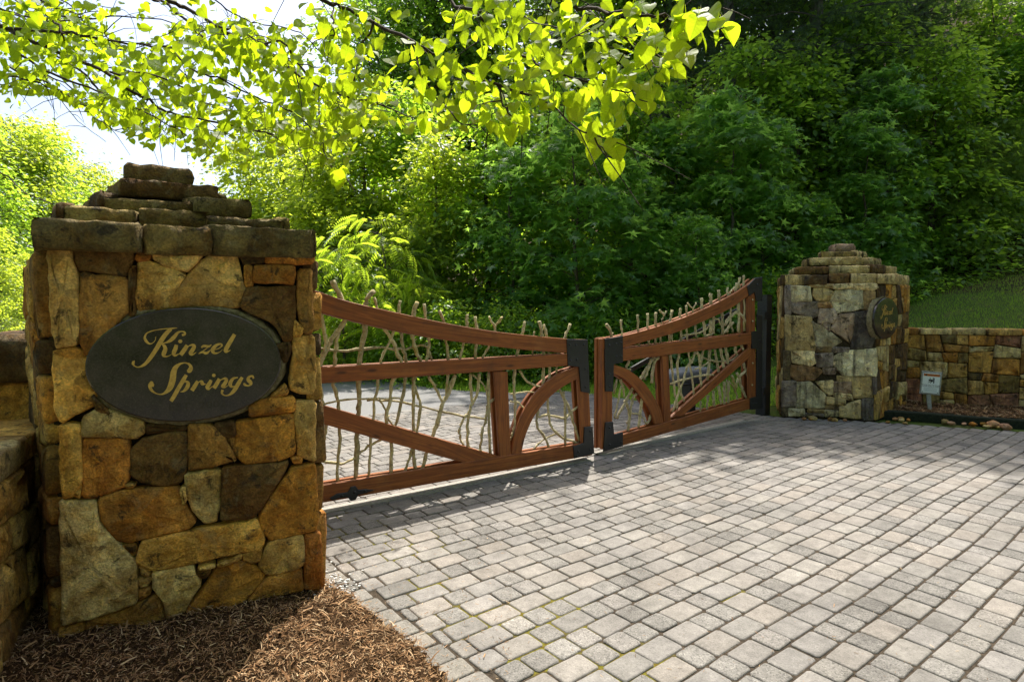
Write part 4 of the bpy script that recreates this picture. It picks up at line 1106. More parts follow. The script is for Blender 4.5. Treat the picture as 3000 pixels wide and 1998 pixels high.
def gate_leaf_far():
    hinge = LF2.pt(*LF2.unproj(*r4(1460, 1170)))
    root = empty('gate_leaf', (float(hinge[0]), float(hinge[1]), 0.0), 'far cedar gate leaf with arched brace and upright sticks, hung on the black steel post', 'gate', 'cedar stick gate leaves')
    cv = lambda pts: [LF2.unproj(*r4(*p)) for p in pts]
    for layer in (0, 1):
        d0, d1 = (0.0, -TH) if layer == 0 else (-TH - GAP, -2 * TH - GAP)
        member('top_rail', even(cv([(245,624),(390,606),(600,551),(850,470),(1050,386),(1250,285),(1380,202),(1440,152)]), 26), even(cv([(245,712),(390,700),(600,641),(850,566),(1050,481),(1250,386),(1385,291),(1470,225)]), 26), LF2, d0, d1, root)
        member('middle_rail', cv([(380,709),(1420,579)]), cv([(380,806),(1420,668)]), LF2, d0, d1, root)
        member('bottom_rail', cv([(300,1413),(1440,1090)]), cv([(300,1500),(1440,1172)]), LF2, d0, d1, root)
        e = 0.003 if layer == 0 else 0
        member('brace', cv([(776,1246),(1405,692)]), cv([(868,1238),(1405,772)]), LF2, d0 - e, d1, root)
        member('post', cv([(705,765),(724,1290)]), cv([(757,760),(776,1276)]), LF2, d0 - 2 * e, d1, root)
        member('arch', even(cv([(318,828),(450,880),(570,980),(650,1100),(700,1200),(720,1292)]), 18), even(cv([(318,900),(420,950),(510,1042),(590,1152),(630,1232),(650,1305)]), 18), LF2, d0 - 3 * e, d1, root)
        member('stile', cv([(232,630),(228,1505)]), cv([(312,620),(312,1488)]), LF2, d0 - 2 * e, d1, root)
        member('stile', cv([(1385,300),(1395,1110)]), cv([(1440,262),(1450,1095)]), LF2, d0 - 2 * e, d1, root)
    member('spacer', cv([(238,632),(234,1500)]), cv([(290,624),(290,1490)]), LF2, -TH - 0.001, -TH - GAP + 0.001, root)
    sticks(LF2, r4, 2.703, STK2, root, -TH - GAP / 2)
    plate(LF2, cv([(245,630),(388,605),(388,815),(316,830),(310,1045),(250,1045)]), 0.004, root, cv([(280,680),(335,668),(372,660),(335,768),(375,765),(280,905),(280,1005)]))
    plate(LF2, cv([(250,1290),(310,1284),(318,1384),(388,1366),(388,1476),(236,1520)]), 0.004, root, cv([(280,1330),(280,1465),(372,1445)]))
    plate(LF2, cv([(1372,215),(1440,146),(1492,140),(1492,330),(1445,330),(1432,258),(1388,290)]), 0.004, root, cv([(1450,200)]))
    plate(LF2, cv([(1408,575),(1450,565),(1452,440),(1492,440),(1492,715),(1408,705)]), 0.004, root, cv([(1470,640)]))
    plate(LF2, cv([(1395,1100),(1445,1085),(1450,715),(1492,715),(1492,1180),(1395,1190)]), 0.004, root, cv([(1412,1140),(1440,1138)]))
    for (x, y) in ((1418,322),(1418,490),(1418,822),(1414,995)): 
        u, v = LF2.unproj(*r4(x, y)); dome(LF2, u, v, 0.001, 0.016, 0.014, 'bolt', root)
gate_leaf_near(); gate_leaf_far()
def sill(fr, s0, s1):
    m = mat_simple('sill_concrete', (0.20, 0.185, 0.16), (0.36, 0.34, 0.30), 30, 0.9, 0.2, 0.4, 0.006)
    n = 16; V = []; F = []; rng = random.Random(3)
    for i in range(n + 1):
        s = s0 + (s1 - s0) * i / n
        for (d, z) in ((-0.015, -0.03), (-0.02, 0.010), (-0.15, 0.012), (-0.155, -0.03)):
            q = fr.pt(s, 0, d); V.append((q[0], q[1], pav_h(q[0], q[1]) + z + rng.uniform(-0.001, 0.001)))
    for i in range(n):
        for k in range(3): F.append((i * 4 + k, i * 4 + 4 + k, i * 4 + 5 + k, i * 4 + 1 + k))
    tag(mesh_obj('driveway_sill', V, F, m, None, False), kind='structure')
sill(LF1, -3.2, -0.02); sill(LF2, 0.02, 3.1)

# ---- black steel hinge post of the far leaf
def box_obj(name, fr, u0, u1, v0, v1, d0, d1, mat, parent=None, bev=0.006):
    V = []
    for (d, k) in ((d0, bev), (d0 + bev, 0), (d1 - bev, 0), (d1, bev)):
        V += [fr.pt(u0 + k, v0 + k, d), fr.pt(u1 - k, v0 + k, d), fr.pt(u1 - k, v1 - k, d), fr.pt(u0 + k, v1 - k, d)]
    F = [(3, 2, 1, 0), (12, 13, 14, 15)]
    for k in range(3):
        for i in range(4): F.append((k * 4 + i, k * 4 + (i + 1) % 4, k * 4 + 4 + (i + 1) % 4, k * 4 + 4 + i))
    return mesh_obj(name, V, F, mat, parent)
pb = gnd(2248, 1213)
fpost = Frame((pb[0], pb[1], 0), LF2.a)
hp = fpost.unproj(2245, 866)[1]
gp = empty('gate_post', (pb[0], pb[1], 0), 'tall black square steel post holding the far gate leaf', 'post')
box_obj('shaft', fpost, -0.075, 0.085, -0.1, hp, -0.15, 0.0, M['steel'], gp)
box_obj('cap_plate', fpost, -0.083, 0.093, hp, hp + 0.012, -0.158, 0.008, M['steel'], gp, 0.003)
for v in (0.3, hp - 0.35): box_obj('hinge', fpost, -0.16, -0.07, v, v + 0.11, -0.11, 0.012, M['steel'], gp, 0.004)

# ---- gate opener behind the far leaf
def opener():
    rng = random.Random(2); fb = Frame(LF2.pt(0, 0, -0.75), LF2.a)
    u0, v0 = fb.unproj(1993, 1126); u1, v1 = fb.unproj(2103, 1073); uc = (u0 + u1) / 2; W = (u1 - u0) / 2
    loc = fb.pt(uc, 0)
    root = empty('gate_opener', (loc[0], loc[1], 0), 'grey domed gate opener with long black arm seen through the far leaf', 'gate opener')
    mg = mat_simple('grey_plastic', (0.10, 0.115, 0.13), (0.17, 0.185, 0.20), 40, 0.5, 0.4, 0.1, 0.003)
    V = []; n = 28; rings = [(1.0, 0), (1.0, 0.55), (0.95, 0.78), (0.82, 0.92), (0.5, 1.0)]
    for r, h in rings:
        for i in range(n):
            a = 2 * math.pi * i / n; cx_, cy_ = math.cos(a), math.sin(a)
            ex = math.copysign(abs(cx_) ** 0.55, cx_); ey = math.copysign(abs(cy_) ** 0.55, cy_)
            V.append(fb.pt(uc + W * r * ex, v0 + (v1 - v0) * h, -0.2 + 0.2 * r * ey))
    V.append(fb.pt(uc, v0 + (v1 - v0) * 1.01, -0.2))
    F = [(k * n + i, k * n + (i + 1) % n, (k + 1) * n + (i + 1) % n, (k + 1) * n + i) for k in range(4) for i in range(n)]
    F += [(4 * n + i, 4 * n + (i + 1) % n, 5 * n) for i in range(n)] + [tuple(range(n))[::-1]]
    mesh_obj('cover', V, F, mg, root, True)
    box_obj('base_tray', fb, uc - W * 1.03, uc + W * 1.03, v0 - 0.03, v0 - 0.001, -0.42, 0.02, M['steel'], root)
    box_obj('pedestal', fb, uc - 0.02, uc + 0.12, -0.1, v0 - 0.03, -0.3, -0.14, M['steel'], root)
    fa = Frame(LF2.pt(0, 0, -0.35), LF2.a)
    a, b = fa.unproj(1852, 1083), fa.unproj(2180, 898)
    d = (b - a) / np.linalg.norm(b - a); q = np.array([-d[1], d[0]]) * 0.03
    mb = member('arm', [a + q, b + q], [a - q, b - q], fa, 0.0, -0.03, root, 'steel')
opener()
cbx = at(2291, 1083, 8.9)
fcb = Frame((cbx[0], cbx[1], 0), (0.96, -0.28, 0))
kb = empty('control_box', (cbx[0], cbx[1], cbx[2] - 0.17), 'small grey box fixed behind the edge of the far pillar', 'box')
mgb = mat_simple('weathered_box', (0.14, 0.12, 0.09), (0.24, 0.21, 0.16), 30, 0.6, 0.3, 0.1, 0.003)
box_obj('case', fcb, -0.015, 0.22, cbx[2] - 0.17, cbx[2] + 0.15, -0.12, 0.0, mgb, kb)
box_obj('lid', fcb, -0.025, 0.23, cbx[2] + 0.151, cbx[2] + 0.17, -0.13, 0.01, mat_simple('pale_lid', (0.5, 0.52, 0.52), (0.6, 0.62, 0.62), 30, 0.5, 0.3, 0.1, 0.003), kb, 0.003)

# ---- warning sign on a stake
def warning_sign():
    g = gnd(2722, 1199, 0.08); fr = Frame((g[0], g[1], 0), (0.93, -0.37, 0))
    r6 = lambda x, y: fr.unproj(2650 + x / 9.8, 1060 + y / 9.8)
    root = empty('warning_sign', (g[0], g[1], 0.08), 'small white and orange warning notice on a grey stake before the stone wall', 'sign')
    A, B2, C2, D2 = r6(440, 250), r6(1030, 300), r6(1015, 950), r6(425, 910)
    ou = (B2 - A) / np.linalg.norm(B2 - A); ov = np.array([-ou[1], ou[0]]); W = np.linalg.norm(B2 - A); Hh = np.linalg.norm(D2 - A)
    o3 = fr.pt(*D2); a3 = fr.a * ou[0] + fr.b * ou[1]; b3 = fr.a * ov[0] + fr.b * ov[1]
    sf = Frame(o3, a3, b3)
    gm = mat_simple('weathered_board', (0.22, 0.22, 0.21), (0.42, 0.42, 0.40), 40, 0.85, 0.2, 0.5, 0.006)
    wm = mat_simple('sign_face', (0.66, 0.72, 0.72), (0.76, 0.80, 0.79), 20, 0.45, 0.4, 0.02, 0.002)
    om = mat_simple('sign_orange', (0.55, 0.15, 0.03), (0.70, 0.22, 0.05), 30, 0.5, 0.3, 0.02, 0.002)
    bm_ = mat_simple('sign_ink', (0.012, 0.012, 0.012), (0.03, 0.03, 0.03), 30, 0.6, 0.3, 0.02, 0.002)
    box_obj('board', sf, 0, W, 0, Hh, -0.02, 0.0, gm, root, 0.005)
    x0, x1, y0, y1 = W * 0.08, W * 0.92, Hh * 0.07, Hh * 0.925
    box_obj('plate', sf, x0, x1, y0, y1, 0.001, 0.004, wm, root, 0.001)
    box_obj('header', sf, x0 + 0.008, x1 - 0.008, y1 - Hh * 0.135, y1 - 0.01, 0.0045, 0.006, om, root, 0.0004)
    w_ = x1 - x0; cx_ = (x0 + x1) / 2; hh = y1 - y0
    mb = MB(); add_text(mb, 'WARNING', 0.044, sf, cx_ + 0.018, y1 - Hh * 0.075, 0.0066, 0.86)
    tx = cx_ - w_ * 0.42
    mb.add([sf.pt(tx, y1 - Hh * 0.12, 0.0066), sf.pt(tx + 0.04, y1 - Hh * 0.12, 0.0066), sf.pt(tx + 0.02, y1 - Hh * 0.04, 0.0066)], [(0, 1, 2)])
    # pictogram: a figure struck by a moving gate
    ic = lambda x, y: sf.pt(cx_ + (x - 735) / 490 * w_, y0 + (890 - y) / 570 * hh, 0.0048)
    for poly in ([(795,455),(825,455),(825,608),(795,608)], [(660,500),(705,500),(705,550),(660,550)], [(705,510),(745,500),(790,515),(790,555),(740,560),(705,545)],
                 [(775,430),(788,430),(790,520),(770,520)], [(680,460),(690,450),(740,500),(725,510)], [(640,595),(650,602),(735,565),(725,552)], [(700,610),(715,615),(770,560),(755,552)]):
        mb.add([ic(*p) for p in poly], [tuple(range(len(poly)))[::-1]])
    add_text(mb, 'Moving Gate Can Cause', 0.028, sf, cx_, y0 + hh * 0.405, 0.0048, 0.82)
    add_text(mb, 'Serious Injury or Death', 0.028, sf, cx_, y0 + hh * 0.335, 0.0048, 0.82)
    mb.build('print', bm_, root)
    mb = MB()
    for k in range(5):
        yy = y0 + hh * (0.25 - 0.045 * k); e = w_ * (0.40 - 0.04 * (k % 2))
        mb.add([sf.pt(cx_ - e, yy, 0.0047), sf.pt(cx_ + e, yy, 0.0047), sf.pt(cx_ + e, yy + 0.004, 0.0047), sf.pt(cx_ - e, yy + 0.004, 0.0047)], [(0, 1, 2, 3)])
    mb.build('fine_print', mat_simple('faded_ink', (0.30, 0.36, 0.37), (0.38, 0.43, 0.44), 40, 0.7, 0.2, 0.02, 0.002), root)
    for (u, v) in ((x0 + 0.012, y0 + 0.012), (x1 - 0.012, y0 + 0.012), (x0 + 0.012, y1 - 0.012), (x1 - 0.012, y1 - 0.012)): dome(sf, u, v, 0.0045, 0.007, 0.004, 'steel', root, 'screw', 6)
    st = [fr.pt(*r6(700, 900), -0.025), fr.pt(*r6(715, 1150), -0.025), fr.pt(*r6(740, 1420), -0.02)]
    mb = MB(); V = []
    for p, hw in zip(st, (0.028, 0.027, 0.022)):
        V += [p - fr.a * hw + fr.c * 0.012, p + fr.a * hw + fr.c * 0.012, p + fr.a * hw - fr.c * 0.012, p - fr.a * hw - fr.c * 0.012]
    F = [(i * 4 + k, i * 4 + (k + 1) % 4, i * 4 + 4 + (k + 1) % 4, i * 4 + 4 + k) for i in range(2) for k in range(4)] + [(0, 1, 2, 3), (8, 9, 10, 11)]
    mesh_obj('stake', V, F, gm, root)
warning_sign()

# ---- timber edging and loose stones before the far wall
eA, eB = gnd(2562, 1222, 0.0), gnd(3000, 1252, 0.0)
ed = (eB - eA) / np.linalg.norm(eB - eA)
def edging():
    rng = random.Random(6); A = eA - ed * 0.02; L = 4.3; n = 14; V = []; F = []; Gr = []
    side = np.array([ed[1], -ed[0], 0])
    for i in range(n + 1):
        p = A + ed * L * i / n + np.array([0, 0, 0.006 * math.sin(i)])
        for (x, z) in ((0.0, -0.03), (0.0, 0.085), (0.012, 0.098), (-0.078 + 0.2, 0.098), (0.132, 0.085), (0.132, -0.03)):
            V.append(p - side * x + np.array([0, 0, z + rng.uniform(-0.003, 0.003)]))
    for i in range(n):
        for k in range(5): F.append((i * 6 + k, i * 6 + 6 + k, i * 6 + 7 + k, i * 6 + 1 + k))
    F.append(tuple(range(6))); F.append(tuple(n * 6 + k for k in range(6))[::-1])
    m = mat_simple('dark_timber', (0.008, 0.012, 0.008), (0.03, 0.035, 0.022), 30, 0.9, 0.15, 0.6, 0.01)
    o = mesh_obj('edging_timber', V, F, m); tag(o, 'long dark landscape timber edging the bed below the warning sign', 'timber')
edging()
def pebble(center, r, rng):
    import bmesh
    V = []; F = []; n, m = 7, 5
    ax = [r * rng.uniform(0.7, 1.3), r * rng.uniform(0.6, 1.0), r * rng.uniform(0.4, 0.65)]; rot = rng.uniform(0, 3.14); c, s = math.cos(rot), math.sin(rot)
    for j in range(m):
        t = math.pi * (j + 0.5) / m
        for i in range(n):
            p = 2 * math.pi * i / n; k = rng.uniform(0.86, 1.12)
            x, y, z = ax[0] * math.sin(t) * math.cos(p) * k, ax[1] * math.sin(t) * math.sin(p) * k, ax[2] * math.cos(t) * k
            V.append((center[0] + x * c - y * s, center[1] + x * s + y * c, center[2] + z))
    for j in range(m - 1):
        for i in range(n): F.append((j * n + i, (j + 1) * n + i, (j + 1) * n + (i + 1) % n, j * n + (i + 1) % n))
    F.append(tuple(range(n))); F.append(tuple((m - 1) * n + i for i in range(n))[::-1])
    return V, F
def loose_stones():
    rng = random.Random(31); side = np.array([ed[1], -ed[0], 0])
    for i in range(30):
        t = rng.uniform(-1.1, 2.9)
        p = (eA + ed * t + side * rng.uniform(0.03, 0.2)) if t > 0.15 else (RLp + (RNp - RLp) * rng.uniform(0.1, 1.25) + np.array([0.05, -0.16 - rng.uniform(0, 0.08), 0]))
        r = rng.uniform(0.025, 0.055) if i % 7 else rng.uniform(0.06, 0.09)
        V, F = pebble((p[0], p[1], r * 0.25), r, rng)
        o = mesh_obj('river_stone', V, F, M['stone'], None, True, pal(rng, TAN, GRY, PIN, BRN))
        tag(o, 'small rounded river stone lying along the paver edge below the far pillar', 'stone', 'river stones along the far paver edge')
loose_stones()

# ------------------------------------------------------------------ mulch beds, gravel, grass
def in_poly(x, y, poly):
    c = np.zeros(len(x), bool); n = len(poly)
    for i in range(n):
        (x0, y0), (x1, y1) = poly[i][:2], poly[(i + 1) % n][:2]
        k = ((y0 > y) != (y1 > y)) & (x < (x1 - x0) * (y - y0) / (y1 - y0 + 1e-12) + x0); c ^= k
    return c
def mound(x, y):
    s = np.sin(x * 7.1 + 1.3) * np.sin(y * 6.3) + 0.6 * np.sin(x * 15 + y * 9) + 0.4 * np.sin(y * 23 - x * 17)
    return 0.016 * s
def scatter(poly, n, rng):
    p = np.array([q[:2] for q in poly]); lo, hi = p.min(0), p.max(0)
    xs = rng.uniform(lo[0], hi[0], n * 4); ys = rng.uniform(lo[1], hi[1], n * 4); k = in_poly(xs, ys, poly)
    return xs[k][:n], ys[k][:n]
def orient(n_, d_):
    """rows: side, tip direction, normal"""
    n_ = n_ / (np.linalg.norm(n_, axis=1)[:, None] + 1e-9)
    d_ = d_ - n_ * np.sum(n_ * d_, axis=1)[:, None]; d_ = d_ / (np.linalg.norm(d_, axis=1)[:, None] + 1e-9)
    return np.cross(d_, n_), d_, n_
def cards(shape, faces, pos, nrm, tip, size):
    sx, sy, sz = orient(nrm, tip); shape = np.asarray(shape, float); faces = np.asarray(faces)
    k = len(shape); n = len(pos)
    V = pos[:, None, :] + size[:, None, None] * (shape[None, :, 0, None] * sx[:, None] + shape[None, :, 1, None] * sy[:, None] + shape[None, :, 2, None] * sz[:, None])
    F = faces[None] + (np.arange(n) * k)[:, None, None]
    return V.reshape(-1, 3), F.reshape(-1, faces.shape[1])

def mulch(name, poly, z, n, seed, label, edge_fn, lenr=(0.010, 0.034)):
    rng = np.random.default_rng(seed)
    p = np.array([q[:2] for q in poly]); lo, hi = p.min(0), p.max(0)
    st = 0.035; X = np.arange(lo[0], hi[0] + st, st); Y = np.arange(lo[1], hi[1] + st, st)
    gx, gy = np.meshgrid(X, Y, indexing='ij'); ins = in_poly(gx.ravel(), gy.ravel(), poly).reshape(gx.shape)
    gz = z + mound(gx, gy) + rng.uniform(-0.006, 0.006, gx.shape) + edge_fn(gx, gy)
    idx = -np.ones(gx.shape, int); idx[ins] = np.arange(ins.sum())
    V = np.stack([gx[ins], gy[ins], gz[ins]], -1)
    q = np.stack([idx[:-1, :-1], idx[1:, :-1], idx[1:, 1:], idx[:-1, 1:]], -1).reshape(-1, 4); q = q[(q >= 0).all(1)]
    base = mesh_obj(name, V, q, M['mulch_base'], None, True); tag(base, label, 'mulch', None, 'stuff')
    x, y = scatter(poly, n, rng)
    L = rng.uniform(lenr[0], lenr[1], len(x)) * np.where(rng.random(len(x)) < 0.06, 2.2, 1)
    pos = np.stack([x, y, z + mound(x, y) + edge_fn(x, y) + rng.uniform(0.0, 0.016, len(x))], -1)
    nr = np.stack([rng.normal(0, 0.5, len(x)), rng.normal(0, 0.5, len(x)), np.ones(len(x))], -1)
    tp = np.stack([rng.normal(0, 1, len(x)), rng.normal(0, 1, len(x)), rng.normal(0, 0.3, len(x))], -1)
    w_ = 0.07
    shape = [(-w_, 0, 0), (w_, 0, 0.02), (w_ * 0.7, 0.55, 0.10), (-w_ * 0.8, 0.5, 0.08), (w_ * 0.3, 1, 0.02), (-w_ * 0.5, 0.95, 0.0)]
    V, F = cards(shape, [(0, 1, 2, 3), (3, 2, 4, 5)], pos, nr, tp, L)
    c = mesh_obj('chips', V, F, M['mulch'], base); tag(c, kind='stuff')
    return base
def border_xy(b, off): return ab(aL(b) - off, b)
mp = [border_xy(b, 0.12 + 0.05 * math.sin(b * 5)) for b in (0.35, -0.3, -0.85, -1.3, -1.8, -2.3, -2.9, -3.6)]
near_bed = [tuple(q) for q in mp] + [(0.2, 1.0), (-1.7, 1.0), (-2.35, 2.0), (-2.75, 2.9), (-3.0, 3.6), (-1.6, 4.3)]
def near_edge(x, y):
    r = np.stack([x - J2[0], y - J2[1]], -1); a = r @ U2; b = r @ P2
    al = -3.08 + np.clip(-0.85 - b, 0, None) * 0.093
    return -0.035 * np.clip(1 - (al - 0.10 - a) / 0.25, 0, 1.4)
mulch('mulch_bed', near_bed, 0.045, 60000, 3, 'shredded brown mulch bed at the foot of the near pillar', near_edge)
fb_ = [tuple((eA - np.array([ed[1], -ed[0], 0]) * 0.10)[:2]), tuple((eA + ed * 4.2 - np.array([ed[1], -ed[0], 0]) * 0.10)[:2]), (10.2, 7.6), (8.4, 8.4), (7.62, 8.86), (6.15, 9.5), (6.0, 9.2), (5.15, 8.38)]
mulch('mulch_bed', fb_, 0.085, 16000, 4, 'dark mulch bed between the timber edging and the far wall', lambda x, y: 0 * x, (0.02, 0.05))

def gravel():
    rng = random.Random(9); mb = MB()
    for i in range(170):
        g = gnd(rng.gauss(985, 34), rng.gauss(1716, 26))
        V, F = pebble((g[0], g[1], 0.012 + rng.uniform(-0.004, 0.012)), rng.uniform(0.004, 0.011), rng); mb.add(V, F)
    m = mat_leaf('limestone_chips', [(0.35, 0.34, 0.33), (0.6, 0.59, 0.57), (0.45, 0.43, 0.42)], (0.1, 0.1, 0.1), 0.0, 0.85, 0.2)
    o = mb.build('gravel', m, None, True); tag(o, 'pale limestone chips spilled at the near pillar corner', 'gravel', None, 'stuff')
    # needles, twigs and shreds blown over the pavers
    rg = np.random.default_rng(5); n = 900
    px = np.where(rg.random(n) < 0.7, rg.uniform(940, 1500, n), rg.uniform(1000, 2900, n)); py = rg.uniform(1560, 1998, n)
    pos = np.array([gnd(a, b) for a, b in zip(px, py)]); pos = pos[pos[:, 1] > 1.8]
    keep = np.array([(lambda q: q[0] > aL(q[1]) - 0.28)(to_ab(p[0], p[1])) for p in pos]); pos = pos[keep]; n = len(pos)
    pos[:, 2] = np.array([pav_h(p[0], p[1]) for p in pos]) + 0.003
    nr = np.stack([rg.normal(0, .15, n), rg.normal(0, .15, n), np.ones(n)], -1); tp = np.stack([rg.normal(0, 1, n), rg.normal(0, 1, n), rg.normal(0, .05, n)], -1)
    V, F = cards([(-.05, 0, 0), (.05, 0, 0.03), (.05, 1, .04), (-.05, 1, 0)], [(0, 1, 2, 3)], pos, nr, tp, rg.uniform(0.008, 0.022, n) * np.where(rg.random(n) < 0.03, 2.2, 1))
    o = mesh_obj('litter', V, F, M['mulch']); tag(o, 'bits of mulch, straw and twig scattered over the pavers', 'litter', None, 'stuff')
gravel()

def grass(name, polys, dens, seed, label, hgt=(0.04, 0.09)):
    rng = np.random.default_rng(seed); P = []
    for poly, n in polys:
        x, y = scatter(poly, n, rng); P.append(np.stack([x, y, terrain(x, y) - 0.005], -1))
    pos = np.concatenate(P); n = len(pos)
    tip = np.stack([rng.normal(0, .32, n), rng.normal(0, .32, n), np.ones(n)], -1)
    nr = np.stack([rng.normal(0, 1, n), rng.normal(0, 1, n), rng.normal(0, .2, n)], -1)
    V, F = cards([(-.055, 0, 0), (.055, 0, 0), (.04, .6, .08), (-.04, .6, .08), (.01, 1, .22), (-.01, 1, .22)], [(0, 1, 2, 3), (3, 2, 4, 5)], pos, nr, tip, rng.uniform(hgt[0], hgt[1], n))
    o = mesh_obj(name, V, F, M['grass']); tag(o, label, 'grass', None, 'stuff')
lawnR = [(6.3, 10.0), (7.8, 9.35), (10.5, 8.2), (15.5, 10.5), (15, 15.4), (12.5, 15.6), (9.8, 14.9), (7, 13.4), (5.9, 11.3)]
backR = [(1.1, 11.25), (2.2, 10.0), (3.4, 9.2), (4.3, 9.6), (4.9, 10.2), (6.0, 10.3), (6.2, 12.2), (4.5, 13.2), (2, 13.2), (0.6, 12.9)]
verge = [(1.0, 11.22), (0.2, 11.2), (-0.535, 11.3), (-1.7, 12.0), (-2.8, 13.35), (-4.6, 16.05), (-8, 20.6), (-7.0, 21.5), (-3.6, 17), (-1.9, 14.3), (-0.6, 12.8), (0.8, 12.7)]
grass('grass', [(lawnR, 34000)], 0, 1, 'mown lawn sloping up behind the far stone wall', (0.035, 0.07))
grass('grass', [(backR, 14000)], 0, 2, 'shaded grass behind the far gate leaf', (0.05, 0.10))
grass('grass', [(verge, 13000)], 0, 3, 'bright grass verge between the road and the woods', (0.05, 0.12))

# ------------------------------------------------------------------ trees
OVAL = ([(0, 0, 0), (.25, .3, .05), (.24, .62, .04), (0, 1, -.06), (-.24, .62, .04), (-.25, .3, .05)], [(0, 1, 2, 3), (0, 3, 4, 5)])
_st = []
for k, (ang, L) in enumerate([(-110, .55), (-88, .20), (-62, .68), (-33, .30), (0, .80), (33, .30), (62, .68), (88, .20), (110, .55), (180, .07)]):
    a = math.radians(ang); _st.append((L * math.sin(a), 0.30 + L * math.cos(a), -0.16 * L * L))
STAR = (_st + [(0, .3, .05)], [(i, (i + 1) % 10, 10) for i in range(10)])
def mk_frond(npair=9):
    V = []; F = []
    for i in range(npair):
        t = 0.14 + 0.8 * i / (npair - 1); z = -0.42 * t * t; L = 0.26 * math.sin(math.pi * (0.25 + 0.62 * t)) + 0.05
        for s in (-1, 1):
            o = len(V); V += [(0, t, z), (s * L * .5, t + .075, z - .02), (s * L, t + .10, z - .14), (s * L * .5, t + .005, z - .05)]
            F.append((o, o + 1, o + 2, o + 3) if s > 0 else (o + 3, o + 2, o + 1, o))
    o = len(V); V += [(-.006, 0, 0), (.006, 0, 0), (.004, .94, -.38), (-.004, .94, -.38)]; F.append((o, o + 1, o + 2, o + 3)); return V, F
FROND = mk_frond()
def mk_tuft(n, seed, spread, wd, flat=1.0):
    r = random.Random(seed); V = []; F = []
    for i in range(n):
        a = r.uniform(0, 6.28); s = r.uniform(.1, spread); o = len(V); L = r.uniform(.6, 1); b0 = r.uniform(0, .25)
        d = np.array([math.cos(a) * s, 1.0, math.sin(a) * s * flat]); d /= np.linalg.norm(d); q = np.cross(d, (0.2, 0.1, 1)); q /= np.linalg.norm(q)
        p = np.array([0, b0, 0]); V += [tuple(p - q * wd), tuple(p + q * wd), tuple(p + d * L)]; F.append((o, o + 1, o + 2))
    return V, F
NEEDLE = mk_tuft(16, 1, 1.5, .018); SPRAY = mk_tuft(20, 2, 0.85, .035, .5)

LEAF = {
 'maple': mat_leaf('maple_leaf', [(0.055, 0.12, 0.02), (0.08, 0.16, 0.024), (0.10, 0.19, 0.028), (0.065, 0.135, 0.026)], (0.66, 0.86, 0.06), 0.58, 0.4, 0.5),
 'sunny': mat_leaf('sunny_leaf', [(0.09, 0.15, 0.018), (0.13, 0.19, 0.022), (0.08, 0.135, 0.02), (0.16, 0.20, 0.028)], (0.80, 0.88, 0.07), 0.6, 0.42, 0.45),  # brighter, yellower leaf colour with the sunlight painted in
 'gum': mat_leaf('sweetgum_leaf', [(0.05, 0.125, 0.038), (0.075, 0.16, 0.042), (0.06, 0.14, 0.034), (0.10, 0.19, 0.04)], (0.55, 0.84, 0.11), 0.56, 0.38, 0.5),
 'sumac': mat_leaf('sumac_leaf', [(0.08, 0.15, 0.02), (0.11, 0.19, 0.024), (0.095, 0.17, 0.02)], (0.72, 0.86, 0.05), 0.58, 0.4, 0.4),
 'pine': mat_leaf('pine_needles', [(0.025, 0.055, 0.020), (0.04, 0.072, 0.024), (0.06, 0.09, 0.028)], (0.22, 0.34, 0.08), 0.3, 0.5, 0.3),
 'cedar': mat_leaf('cedar_sprays', [(0.075, 0.14, 0.028), (0.11, 0.18, 0.034), (0.15, 0.21, 0.04)], (0.55, 0.72, 0.09), 0.45, 0.6, 0.2),
 'dark': mat_leaf('shade_leaf', [(0.045, 0.10, 0.02), (0.065, 0.13, 0.024), (0.085, 0.155, 0.026)], (0.50, 0.72, 0.06), 0.54, 0.36, 0.5),  # leaf colour darkened so these crowns look shaded
}
